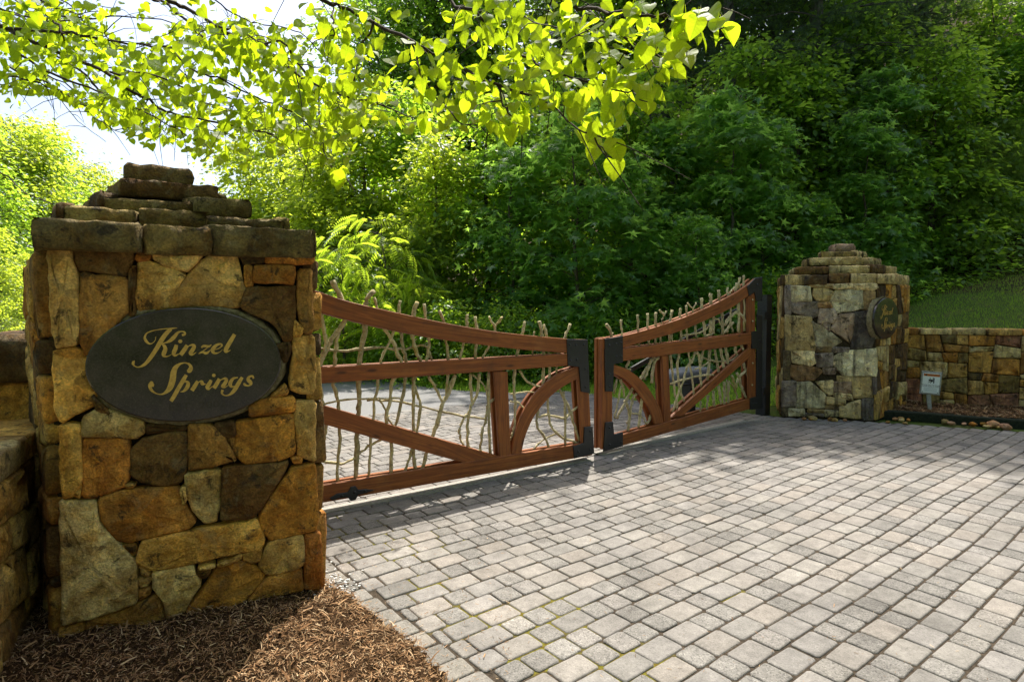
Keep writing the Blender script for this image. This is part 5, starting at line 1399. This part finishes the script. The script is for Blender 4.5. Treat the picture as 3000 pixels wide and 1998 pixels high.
def gen_tree(name, seed, H, R, base, clumps, per, shape, size, prof, leaf, flat=0.45, cr=0.42, trunk_r=0.09, droop=0.4, sides=5, whorl=False, up=1.0):
    """build one tree at the origin: bare root data (trunk mesh, crown mesh) shared by later copies"""
    rng = np.random.default_rng(seed); rr_ = random.Random(seed)
    tp = [np.array([0, 0, -0.3])]
    for i in range(1, 9): tp.append(np.array([rr_.gauss(0, .018) * H * i / 8, rr_.gauss(0, .018) * H * i / 8, H * .96 * i / 8]))
    tz = [p[2] for p in tp]
    def tr_at(z): return np.array([np.interp(z, tz, [p[0] for p in tp]), np.interp(z, tz, [p[1] for p in tp]), z])
    mb = MB(); V, F = tube(tp, [trunk_r * (1.25 - 1.15 * i / 8) for i in range(9)], 8); mb.add(V, F)
    P, N, D, Sz = [], [], [], []
    for c in range(clumps):
        f = rng.random() ** 0.9
        if whorl: f = (int(f * 11) + rng.uniform(0, .25)) / 11
        z = base + (H - base) * f; rad = R * prof(f) * (0.25 + 0.75 * math.sqrt(rng.random())); a = rng.uniform(0, 2 * math.pi)
        rad *= 0.60 + 0.42 * math.sin(a * 3 + seed) * math.sin(f * 9 + seed) + 0.42 * rng.random()
        s = tr_at(max(0.15, min(H * .95, z - rad * (0.35 if not whorl else -0.05))))
        ctr = np.array([s[0] + rad * math.cos(a), s[1] + rad * math.sin(a), z])
        if rad > 0.25:
            m = (s + ctr) / 2 + np.array([0, 0, rad * .10]); br = max(0.006, trunk_r * 0.33 * (1 - .6 * f))
            V, F = tube(smooth_path([s, m, ctr], 2), np.linspace(br, br * .3, 5), 4, cap=False); mb.add(V, F)
        out = np.array([math.cos(a), math.sin(a), 0])
        k = max(3, int(per * rng.uniform(.6, 1.4))); q = rng.normal(0, 1, (k, 3)) * np.array([cr, cr, cr * flat]) * (0.75 + .5 * rng.random())
        q[:, 2] -= 0.28 * (q[:, :2] ** 2).sum(1) / cr
        P.append(ctr + q); N.append(np.array([0, 0, up]) + out * 0.35 + rng.normal(0, .5, (k, 3)))
        D.append(out * 0.7 + q * 1.2 / cr * 0.5 + np.array([0, 0, -droop]) + rng.normal(0, .5, (k, 3))); Sz.append(size * rng.uniform(.65, 1.25, k))
    P, N, D, Sz = np.concatenate(P), np.concatenate(N), np.concatenate(D), np.concatenate(Sz)
    k = P[:, 2] > 0.02; V, F = cards(shape[0], shape[1], P[k], N[k], D[k], Sz[k])
    def tomesh(nm, V, F, mat, smooth):
        o = mesh_obj(nm, V, F, mat, None, smooth); me = o.data; bpy.data.objects.remove(o); return me
    return (tomesh('trunk', mb.v, mb.f, M['bark'], True), tomesh('crown', V, F, LEAF[leaf], False))
rnd_p = lambda f: max(.12, math.sin(math.pi * min(.97, .12 + .84 * f))) ** .55
cone_p = lambda f: .10 + .95 * (1 - f) ** .8
col_p = lambda f: .55 + .45 * math.sin(math.pi * f)
bush_p = lambda f: max(.1, 1.0 - .75 * f ** 1.6)
PROTO = {
 'maple_a': gen_tree('maple', 1, 6.5, 2.1, .25, 78, 120, OVAL, .165, bush_p, 'maple', .22, .40),
 'maple_b': gen_tree('maple', 2, 6.5, 1.9, .3, 80, 112, OVAL, .15, bush_p, 'sunny', .24, .38),
 'gum_a': gen_tree('sweetgum', 3, 6.5, 1.7, .5, 66, 52, STAR, .225, cone_p, 'gum', .17, .36, .055, .75),
 'gum_b': gen_tree('sweetgum', 4, 6.0, 1.6, .4, 60, 54, STAR, .215, bush_p, 'gum', .17, .36, .055, .75),
 'oak_a': gen_tree('oak', 5, 18, 4.6, 8.0, 200, 100, OVAL, .27, rnd_p, 'dark', .45, .95, .24),
 'oak_flat': gen_tree('oak', 15, 20, 4.0, 15.0, 150, 120, OVAL, .28, col_p, 'dark', .5, .95, .2),
 'oak_b': gen_tree('oak', 6, 17, 4.0, 2.0, 200, 56, OVAL, .25, col_p, 'dark', .45, .8, .2),
 'pine': gen_tree('pine', 7, 16, 3.3, 2.2, 210, 50, NEEDLE, .22, cone_p, 'pine', .22, .55, .16, .05, whorl=True, up=.3),
 'cedar': gen_tree('cedar', 8, 4.4, 1.7, .4, 85, 46, SPRAY, .20, bush_p, 'cedar', .22, .30, .06, .05, up=.3),
 'sumac': gen_tree('sumac', 9, 3.4, 1.25, .7, 44, 6, FROND, .46, col_p, 'sumac', .3, .16, .035, .15),
 'shrub': gen_tree('shrub', 10, 1.9, 1.1, .08, 75, 34, OVAL, .11, bush_p, 'maple', .5, .26, .02),
 'shrub_s': gen_tree('shrub', 14, 1.9, 1.2, .08, 75, 34, OVAL, .11, bush_p, 'sunny', .5, .26, .02),
 'far_a': gen_tree('poplar', 11, 15, 4.2, .6, 230, 62, OVAL, .30, col_p, 'sunny', .5, .8, .2),
 'far_b': gen_tree('poplar', 12, 14, 3.8, .6, 230, 62, OVAL, .28, bush_p, 'maple', .5, .75, .2),
}
def plant(kind, name, px, Y, sc, rot, label, cat='tree', group=None, x=None, dz=0.0, sxy=1.0):
    if x is None: x = (px - 1500) / FPX * Y
    r = empty(name, (x, Y, float(terrain(x, Y)) + dz), label, cat, group)
    r.rotation_euler = (0, 0, rot); r.scale = (sc * sxy, sc * sxy, sc)
    for nm, me in zip(('trunk', 'crown'), PROTO[kind]):
        o = bpy.data.objects.new(nm, me); link(o, r)
    return r
rt = random.Random(17)
GB, GT, GS_, GL, GU = 'tall trees of the hillside wood', 'leafy trees along the wood edge', 'sweetgum saplings', 'sunlit trees across the road', 'shrubs along the wood edge'
WOOD = [  # kind, name, px, distance, scale, label, group
 ('oak_b', 'oak_tree', 985, 33, .76, 'grey-green tree whose top stands against the sky beside the bright gap', GB),
 ('oak_b', 'oak_tree', 1130, 29.5, .98, 'tall dark tree rising behind the redbud leaves at top centre', GB),
 ('oak_a', 'oak_tree', 1300, 31, 1.0, 'tall dark tree directly above the middle of the near gate leaf', GB),
 ('oak_b', 'oak_tree', 1470, 32, 1.02, 'tall dense tree behind the sweetgums left of the gate gap', GB),
 ('pine', 'pine_tree', 1640, 30, 1.05, 'tall pine above the meeting point of the gate leaves', GB),
 ('oak_b', 'oak_tree', 1800, 29, 1.0, 'tall dark tree straight above the far gate leaf', GB),
 ('oak_a', 'oak_tree', 1960, 27, 1.0, 'tall dark tree behind the hanging redbud leaf tip', GB),
 ('pine', 'pine_tree', 2110, 20.5, 1.0, 'pine with dark drooping tiers left of the far pillar', GB),
 ('oak_b', 'oak_tree', 2260, 24.5, 1.0, 'dark tree standing behind the tall sweetgum sapling', GB),
 ('pine', 'pine_tree', 2400, 18, .9, 'broad dark pine directly above the far pillar', GB),
 ('oak_b', 'oak_tree', 2530, 24.5, .95, 'dark tree uphill behind the pine over the far pillar', GB),
 ('pine', 'pine_tree', 2640, 19.5, .9, 'dark pine on the slope above the warning sign', GB),
 ('oak_b', 'oak_tree', 1700, 32.5, 1.1, 'tree deep in the wood behind the far gate leaf', GB),
 ('oak_b', 'oak_tree', 2020, 31.5, 1.1, 'tree deep in the wood behind the black steel post', GB),
 ('oak_b', 'oak_tree', 2330, 27, 1.0, 'tree deep in the wood behind the far pillar cap', GB),
 ('oak_b', 'oak_tree', 2680, 29.5, .9, 'tree deep in the wood high above the far wall', GB),
 ('oak_b', 'oak_tree', 1360, 33.5, 1.1, 'tree deep in the wood behind the sumac fronds', GB),
 ('oak_b', 'oak_tree', 2980, 29.5, .9, 'tree deep in the wood above the lawn', GB),
 ('maple_b', 'maple_tree', 640, 26, 1.0, 'leafy tree just over the stepped cap of the near pillar', GT),
 ('maple_b', 'maple_tree', 745, 21, 1.15, 'glossy leafy tree right behind the near pillar', GT),
 ('maple_b', 'maple_tree', 850, 20, 1.25, 'leafy dark-green tree above the near end of the gate', GT),
 ('oak_b', 'oak_tree', 870, 27, .62, 'rounded tree with its crown under the bright gap in the branches', GT),
 ('maple_b', 'maple_tree', 960, 17.5, 1.0, 'bright leafy tree behind the tallest sumac', GT),
 ('maple_b', 'maple_tree', 1070, 17, 1.2, 'dense leafy tree above the sumac fronds', GT),
 ('maple_b', 'maple_tree', 1290, 15.6, .93, 'sunlit yellow-green tree over the middle of the near gate leaf', GT),
 ('maple_a', 'maple_tree', 1190, 18, 1.25, 'leafy tree between the sumacs and the sunlit tree', GT),
 ('maple_a', 'maple_tree', 1430, 16.5, 1.15, 'dark leafy tree beside the sunlit yellow-green one', GT),
 ('gum_b', 'sweetgum_tree', 1500, 14.6, .95, 'bushy sweetgum left of the gate gap', GS_),
 ('gum_a', 'sweetgum_tree', 1690, 13.6, .98, 'sweetgum with star leaves right above the gate gap', GS_),
 ('gum_b', 'sweetgum_tree', 1850, 14.2, .9, 'bushy sweetgum over the far gate leaf', GS_),
 ('gum_a', 'sweetgum_tree', 1970, 16, .95, 'dark sweetgum behind the hinge end of the far leaf', GS_),
 ('gum_a', 'sweetgum_tree', 2130, 14.8, 1.0, 'tall slender sweetgum sapling left of the far pillar', GS_),
 ('gum_a', 'sweetgum_tree', 2230, 15.2, .85, 'smaller sweetgum sapling next to the tall slender one', GS_),
 ('gum_b', 'sweetgum_tree', 2040, 13.4, .62, 'low sweetgum behind the black steel post', GS_),
 ('gum_b', 'sweetgum_tree', 2390, 15.0, .55, 'low sweetgum just above the far pillar cap', GS_),
 ('sumac', 'sumac_tree', 1005, 13.4, .98, 'sunlit sumac with arching fronds beside the near pillar', 'sumacs behind the near gate leaf'),
 ('sumac', 'sumac_tree', 1130, 13.9, 1.12, 'tallest sumac with bright fronds over the near gate leaf', 'sumacs behind the near gate leaf'),
 ('sumac', 'sumac_tree', 1235, 13.6, .72, 'small sumac poking up behind the sweep of the near gate', 'sumacs behind the near gate leaf'),
 ('gum_a', 'sweetgum_tree', 2520, 15.6, .8, 'dark sweetgum on the slope right above the far pillar', GS_),
 ('cedar', 'cedar_tree', 2800, 16.8, .85, 'feathery yellow-green cedar above the lawn', 'cedars'),
 ('cedar', 'cedar_tree', 2920, 17.2, .7, 'smaller feathery cedar uphill of the larger one', 'cedars'),
 ('cedar', 'cedar_tree', 1265, 15.0, .78, 'dark feathery cedar between the sumacs and the sunlit tree', 'cedars'),
 ('maple_a', 'maple_tree', 2330, 17.5, 1.1, 'dark leafy tree on the slope behind the far pillar cap', GT),
 ('gum_a', 'sweetgum_tree', 2580, 16.5, .95, 'dark sweetgum on the slope above the far wall', GS_),
 ('maple_a', 'maple_tree', 2720, 17, 1.0, 'dark leafy tree on the slope behind the cedars', GT),
 ('maple_a', 'maple_tree', 2880, 18.5, .95, 'dark leafy tree on the slope behind the yellow cedar', GT),
 ('gum_b', 'sweetgum_tree', 3010, 18, 1.0, 'dark sweetgum at the uphill picture border', GS_),
 ('maple_a', 'maple_tree', 2480, 18.5, 1.3, 'dark leafy tree on the slope above the small sumac', GT),
 ('maple_a', 'maple_tree', 2180, 17.5, 1.2, 'dark leafy tree behind the slender sweetgum sapling', GT),
 ('maple_a', 'maple_tree', 1900, 17, 1.2, 'dark leafy tree behind the far gate leaf', GT),
 ('maple_a', 'maple_tree', 1620, 17, 1.25, 'dark leafy tree behind the gate gap', GT),
 ('far_a', 'poplar_tree', 40, 46, 1.12, 'big sunlit tree across the road at the picture border', GL),
 ('far_b', 'poplar_tree', 165, 50, 1.2, 'sunlit tree across the road, second from the picture border', GL),
 ('far_a', 'poplar_tree', 270, 58, 1.08, 'sunlit tree across the road nearest the distant ridge', GL),
 ('far_b', 'poplar_tree', -70, 40, 1.1, 'sunlit tree across the road partly beyond the picture border', GL),
 ('maple_b', 'maple_tree', 95, 33, .75, 'low bright tree by the roadside left of the near pillar', GL),
 ('maple_b', 'maple_tree', -20, 28, .9, 'low bright tree by the roadside at the picture border', GL),
]
for kind, name, px, Y, sc, label, grp in WOOD:
    plant(kind, name, px, Y, sc, rt.uniform(0, 6.28), label, 'tree', grp)
# tall trees whose crowns stand above the picture and shade the far pillar and the far end of the pavers
for (x, y, sc, label) in ((4.9, 20.7, 1.0, 'tallest tree of the wood edge, its high crown shading the far gate leaf'), (9.8, 19.8, .94, 'tall tree above the lawn, its high crown shading the far pillar'), (7.4, 19.7, .95, 'tall tree of the wood edge, its high crown shading the far pavers')):
    plant('oak_flat', 'oak_tree', 0, y, sc, rt.uniform(0, 6.28), label, 'tree', GB, x=x)
for (x, y, kind, sc, rot, label) in ((-9, -8.5, 'oak_b', 1.0, 1, 'unseen tree added behind the camera to cut fill light, beside the redbud'), (-3.2, -11, 'oak_b', 1.0, 2, 'unseen tree added to cut fill light, set back behind the camera'), (3, -11.5, 'oak_b', 1.0, 3, 'unseen tree added to cut fill light, straight behind the camera'), (9.5, -10, 'oak_b', 1.0, 4, 'unseen tree added to cut fill light, opposite the driveway'), (16, -9, 'oak_b', 1.0, 5, 'unseen tree added to cut fill light, opposite the far wall'), (-15, -7, 'oak_b', 1.0, 6, 'unseen tree added to cut fill light, far beyond the redbud'), (22, -6.8, 'oak_b', 1.0, 7, 'unseen tree added to cut fill light, past the far wall'), (-14, 5, 'oak_b', 1.0, 8, 'unseen tree added beside the lane to cut fill light, beyond the redbud'), (19, 3.5, 'oak_b', 1.0, 9, 'unseen tree added beside the lane to cut fill light, beyond the far wall')):  # unseen trees, added to block fill light and darken the plaque's reflection
    plant(kind, 'oak_tree', 0, y, sc, rot, label, 'tree', 'unseen trees added to cut fill light', x=x)
SHR = [(930, 13.6, 's', .9), (1060, 13.9, 'd', .8), (1150, 13.2, 'd', .75), (1310, 13.0, 'd', .95), (1400, 12.9, 's', .7), (1480, 12.9, 'd', .9), (1580, 12.8, 'd', .8), (1660, 12.7, 'd', .7), (1760, 13.0, 'd', .9), (1880, 13.3, 'd', .8), (1990, 13.4, 'd', .75), (2140, 13.6, 'd', .9), (2270, 13.8, 'd', .95), (2350, 14.4, 'd', .8), (2560, 16.6, 'd', .8), (2640, 16.9, 'd', .8), (2930, 16.8, 'd', .7)]
for i, (px, Y, k, sc) in enumerate(SHR):
    o_ = ('first', 'second', 'third', 'fourth', 'fifth', 'sixth', 'seventh', 'eighth', 'ninth', 'tenth', 'eleventh', 'twelfth', 'thirteenth', 'fourteenth', 'fifteenth', 'sixteenth', 'seventeenth')[i]
    plant('shrub_s' if k == 's' else 'shrub', 'shrub', px, Y, sc, rt.uniform(0, 6.28), o_ + (' shrub' if k == 'd' else ' and brighter shrub') + ' along the wood edge, counted from the near pillar', 'shrub', GU)

def undergrowth():
    rng = np.random.default_rng(8)
    poly1 = [(7.4, 13.0), (9.8, 14.6), (14.0, 15.2), (16, 12), (20, 14), (18, 20), (10, 19), (6.0, 15)]
    poly2 = [(-6, 19), (-1.5, 14.6), (0.2, 13.0), (5, 13.3), (7.4, 13.3), (8, 17), (2, 18), (-4, 23)]
    P = []
    for poly, n in ((poly1, 17000), (poly2, 15000)):
        x, y = scatter(poly, n, rng); P.append(np.stack([x, y, terrain(x, y) + rng.uniform(0.02, .38, len(x)) * (0.4 + .6 * np.sin(x * 1.9) ** 2)], -1))
    pos = np.concatenate(P); n = len(pos)
    nr = np.stack([rng.normal(0, .4, n), rng.normal(-.3, .4, n), np.ones(n)], -1); tp = np.stack([rng.normal(0, 1, n), rng.normal(-.4, 1, n), rng.normal(-.3, .4, n)], -1)
    V, F = cards(OVAL[0], OVAL[1], pos, nr, tp, rng.uniform(.07, .15, n))
    o = mesh_obj('undergrowth', V, F, LEAF['maple']); tag(o, 'low ivy and weeds covering the ground under the wood', 'undergrowth', None, 'stuff')
undergrowth()

# ------------------------------------------------------------------ the redbud overhead
HEART_O = [(0, 0), (.10, -.075), (.24, -.095), (.37, -.03), (.45, .12), (.46, .30), (.40, .50), (.27, .70), (.12, .86), (.0, 1.0)]
def heart(seed):
    r = random.Random(seed); fold = r.uniform(.02, .42); curl = r.uniform(-.25, .30); V = []; n = len(HEART_O); tw = r.uniform(-.3, .3)
    mids = [(0, .0), (0, .02), (0, .05), (0, .12), (0, .2), (0, .32), (0, .5), (0, .7), (0, .86), (0, 1.0)]
    def z(x, y): return fold * abs(x) - curl * y * y + tw * x * y + .02 * math.sin(9 * y + seed) * abs(x) * 2
    G = []
    for (x, y) in mids: V.append((0, y, z(0, y))); G.append((0, y, 0))
    for s in (1, -1):
        for (x, y) in HEART_O:
            k = 1 + r.uniform(-.03, .03); V.append((s * x * k, y, z(x, y))); G.append((s * x, y, 0))
    F = []
    for i in range(n - 1):
        F.append((i, n + i, n + i + 1, i + 1)); F.append((i, i + 1, 2 * n + i + 1, 2 * n + i))
    # petiole
    o = len(V); V += [(-.008, .0, 0), (.008, .0, 0), (.006, -.42, .10), (-.006, -.42, .10)]; G += [(0.5, 0, 0)] * 4; F.append((o, o + 1, o + 2, o + 3))
    return V, F, G
M['redbud'] = mat_leaf('redbud_leaf', [(0.045, 0.10, 0.010), (0.065, 0.125, 0.010), (0.035, 0.085, 0.012), (0.075, 0.13, 0.010)], (0.72, 0.86, 0.012), 0.70, 0.5, 0.18, True)
def dep(x): return 4.5 - 1.08 * max(-200, min(x, 2300)) / 1000
BR = [
 (6, [(-240, -60), (-90, 10), (20, 30), (110, 60), (200, 60), (290, 95), (350, 140)]), (5, [(-200, 140), (-60, 190), (50, 230), (140, 250), (230, 300), (300, 360), (380, 400)]), (4, [(60, -60), (130, 10), (230, 40), (300, 30)]),
 (13, [(-260, 20), (-60, 62), (0, 79), (47, 98), (163, 154), (234, 182), (327, 220), (374, 262), (444, 299), (477, 322), (537, 341), (701, 369), (800, 400)]),
 (8, [(-120, -120), (47, 0), (140, 47), (178, 93), (196, 150), (222, 180)]),
 (7, [(19, 84), (187, 96), (262, 110), (411, 131), (505, 140), (561, 117), (621, 75)]),
 (12, [(330, -150), (500, 0), (547, 23), (621, 70), (678, 107), (748, 140), (818, 173), (888, 234), (981, 271), (1100, 308), (1220, 345)]),
 (11, [(800, -120), (939, 0), (1000, 20), (1092, 71), (1204, 117), (1280, 163), (1357, 204), (1459, 250), (1535, 278), (1611, 306), (1678, 367), (1739, 403), (1790, 470)]),
 (10, [(1180, -140), (1316, 0), (1387, 41), (1459, 97), (1510, 148), (1560, 178), (1625, 215), (1740, 240), (1830, 270), (1895, 300)]),
 (13, [(1450, -160), (1637, -10), (1713, 20), (1800, 40), (1900, 45), (1985, 50), (2060, 62), (2120, 90)]),
 (5, [(0, 180), (60, 215), (130, 240), (200, 280), (290, 330)]), (6, [(0, 115), (120, 200), (230, 245), (330, 290), (430, 330), (520, 380), (600, 430)]),
 (5, [(327, 220), (420, 215), (510, 245), (600, 300), (690, 330)]), (5, [(621, 75), (700, 95), (790, 140), (880, 190), (960, 200)]),
 (5, [(505, 140), (560, 200), (640, 230), (760, 290), (860, 330), (930, 400), (960, 470)]), (5, [(748, 140), (820, 120), (870, 180), (930, 300), (945, 440), (990, 520)]),
 (5, [(1092, 71), (1050, 150), (1040, 230), (1010, 300), (960, 330)]), (5, [(1204, 117), (1230, 220), (1290, 300), (1340, 350), (1400, 380)]),
 (5, [(1459, 250), (1480, 320), (1530, 370)]), (4, [(1387, 41), (1480, 30), (1560, 60), (1660, 90), (1760, 130), (1850, 150)]), (5, [(1713, 20), (1800, 90), (1880, 150), (1925, 200)]),
 (4, [(978, 15), (975, 80), (960, 150)]), (4, [(-40, 480), (30, 520), (70, 560), (180, 600), (235, 592)]),
]
BR2 = []
for (_w, _p) in BR[:]:
    if len(_p) > 5 and max(q[0] for q in _p) < 1700:
        BR2.append((max(4, _w * .6), [(x - 70, y + 18 * math.sin(x * .02)) for x, y in _p], 1.5))
        if _w >= 6: BR2.append((4, [(x + 60, y - 55 + 22 * math.sin(x * .013)) for x, y in _p], 2.4))
def redbud():
    rr_ = random.Random(42); rg = np.random.default_rng(42)
    root = empty('redbud_tree', (-5.2, 4.6, 0), 'redbud tree whose backlit heart-shaped leaves hang across the top', 'tree')
    mb = MB(); segs = []
    hub = np.array([-4.8, 4.7, 3.3])
    tr_ = [np.array([-5.2, 4.6, -0.2]), np.array([-5.15, 4.6, 0.8]), np.array([-5.0, 4.6, 1.9]), hub]
    V, F = tube(smooth_path(tr_, 4), np.linspace(.15, .10, 13), 10, .06, rr_); mb.add(V, F)
    for wpx, pts, dd in [(q[0], q[1], 0.0) for q in BR] + BR2:
        P = [at(x, y, dep(x) + dd + 0.10 * math.sin(x * .011 + i) + (0.25 if wpx < 9 else 0) * math.sin(y * .05)) for i, (x, y) in enumerate(pts)]
        if dd == 0 and (pts[0][1] < 0 and wpx >= 10 or pts[0][0] < -200):
            s = P[0]; P = [hub + np.array([0.05, 0, 0.1]), (hub + s) / 2 + np.array([0, 0, 1.1 + 0.3 * rr_.random()])] + P
        S_ = smooth_path(P, 4); n = len(S_)
        S_ = [p + np.array([rr_.gauss(0, .006) for _ in range(3)]) for p in S_]
        dmean = P[len(P) // 2][1]; r0 = 0.5 * wpx * dmean / FPX
        V, F = tube(S_, np.linspace(r0 * 1.35, max(.0022, r0 * .28), n), 6, .1, rr_, False); mb.add(V, F); segs.append(np.array(S_))
        # twigs
        for k in range(2, n - 1):
            if rr_.random() < 0.42 and S_[k][1] < 8.5 and pts[0] != (-40, 480):
                a = S_[k]; d = (S_[k + 1] - S_[k]); d = d / (np.linalg.norm(d) + 1e-9)
                e = d * rr_.uniform(.3, 1.0) + np.array([rr_.gauss(0, .5), rr_.gauss(0, .5), rr_.gauss(-.25, .35)]); L = rr_.uniform(.12, .42)
                e = e / np.linalg.norm(e); q = [a, a + e * L * .5 + np.array([0, 0, .02]), a + e * L + np.array([rr_.gauss(0, .03), 0, -.03])]
                q = smooth_path(q, 2); V, F = tube(q, np.linspace(.0035, .0014, len(q)), 4, 0, None, False); mb.add(V, F); segs.append(np.array(q))
    mb.build('trunk', M['twig'], root, True)
    # where leaves hang: an outline of the spray, given real depth
    low = [(-300, 420), (0, 355), (120, 300), (220, 330), (330, 420), (420, 455), (520, 455), (600, 500), (680, 530), (760, 520), (830, 480), (880, 460), (930, 500), (985, 570), (1015, 520), (1080, 440), (1200, 420), (1300, 420), (1400, 400), (1480, 420), (1560, 380), (1640, 330), (1690, 400), (1760, 480), (1800, 530), (1835, 440), (1860, 330), (1920, 350), (1945, 270), (1990, 240), (2060, 150), (2110, 160), (2140, 110), (2160, -60)]
    lx, ly = [p[0] for p in low], [p[1] for p in low]
    node = np.concatenate([s[2:] for s in segs])
    node = node[(node[:, 1] < 8.5)]
    pr_ = np.array([prj(p)[:2] for p in node])
    leaves = []
    tries = 0
    while len(leaves) < 3600 and tries < 90000:
        tries += 1
        i = rr_.randrange(len(node)); p = node[i] + np.array([rr_.gauss(0, .085), rr_.gauss(0, .12), rr_.gauss(-.03, .06)])
        x, y, d = prj(p)
        if y > np.interp(x, lx, ly) - 30 or x > 2120 or y < -420 or x < -420: continue
        if 350 < x < 500 and 15 < y < 110 and rr_.random() < .75: continue
        if 480 < x < 640 and y < 60 and rr_.random() < .5: continue
        if 640 < x < 900 and y < 60 and rr_.random() < .6: continue
        if (y < 0 or x < 0) and rr_.random() < .6: continue
        leaves.append(p)
    # the tips that hang clear
    for (x, y) in [(2075, 60), (2045, 100), (2010, 85), (1985, 35), (2100, 75), (2120, 95), (1900, 160), (1955, 175), (1930, 130), (1985, 150), (1860, 215), (1895, 290), (1870, 270), (1840, 245), (1805, 250), (1690, 405), (1730, 420), (1750, 450), (1795, 440), (1800, 490), (940, 440), (960, 480), (990, 520), (940, 500), (1000, 540), (1475, 370), (1520, 360), (1330, 360), (1240, 360), (1490, 390)]:
        leaves.append(at(x, y - 22, dep(x) + rr_.uniform(-.08, .08)))
    pos = np.array(leaves); n = len(pos)
    tip = np.stack([rg.normal(.05, .45, n), rg.normal(-.05, .45, n), -np.abs(rg.normal(.85, .35, n))], -1)
    nr = np.stack([rg.normal(0, .75, n), rg.normal(-.85, .5, n), rg.normal(.55, .5, n)], -1)
    size = rg.uniform(.042, .084, n); size[-30:] = rg.uniform(.085, .105, 30)
    hs = [heart(k) for k in range(15)]
    pp = np.array([prj(p) for p in pos]); seen = (pp[:, 0] > -20) & (pp[:, 0] < 3000) & (pp[:, 1] > -30)
    order = np.argsort(-(size / pp[:, 2]) * seen); top = set(order[:300].tolist())
    meshes = []
    for V, F, G in hs:
        o = mesh_obj('leaf', V, F, M['redbud'], None, False, gr=G); meshes.append(o.data); bpy.data.objects.remove(o)
    sx, sy, sz = orient(nr, tip); rl_ = np.array(root.location)
    for i in top:
        o = bpy.data.objects.new('leaf', meshes[i % 15]); link(o, root); s = size[i]; p = pos[i] - rl_
        o.matrix_basis = Matrix(((sx[i][0] * s, sy[i][0] * s, sz[i][0] * s, p[0]), (sx[i][1] * s, sy[i][1] * s, sz[i][1] * s, p[1]), (sx[i][2] * s, sy[i][2] * s, sz[i][2] * s, p[2]), (0, 0, 0, 1)))
    VV, FF, GG, off = [], [], [], 0
    rest = np.array([i for i in range(n) if i not in top])
    for k, (V, F, G) in enumerate(hs):
        idx = rest[rest % 15 == k]; v, f = cards(V, F, pos[idx], nr[idx], tip[idx], size[idx])
        VV.append(v); FF.append(f + off); off += len(v); GG.append(np.tile(np.array(G), (len(idx), 1)))
    o = mesh_obj('foliage', np.concatenate(VV), np.concatenate(FF), M['redbud'], root, False, gr=np.concatenate(GG)); tag(o, kind='stuff')
redbud()
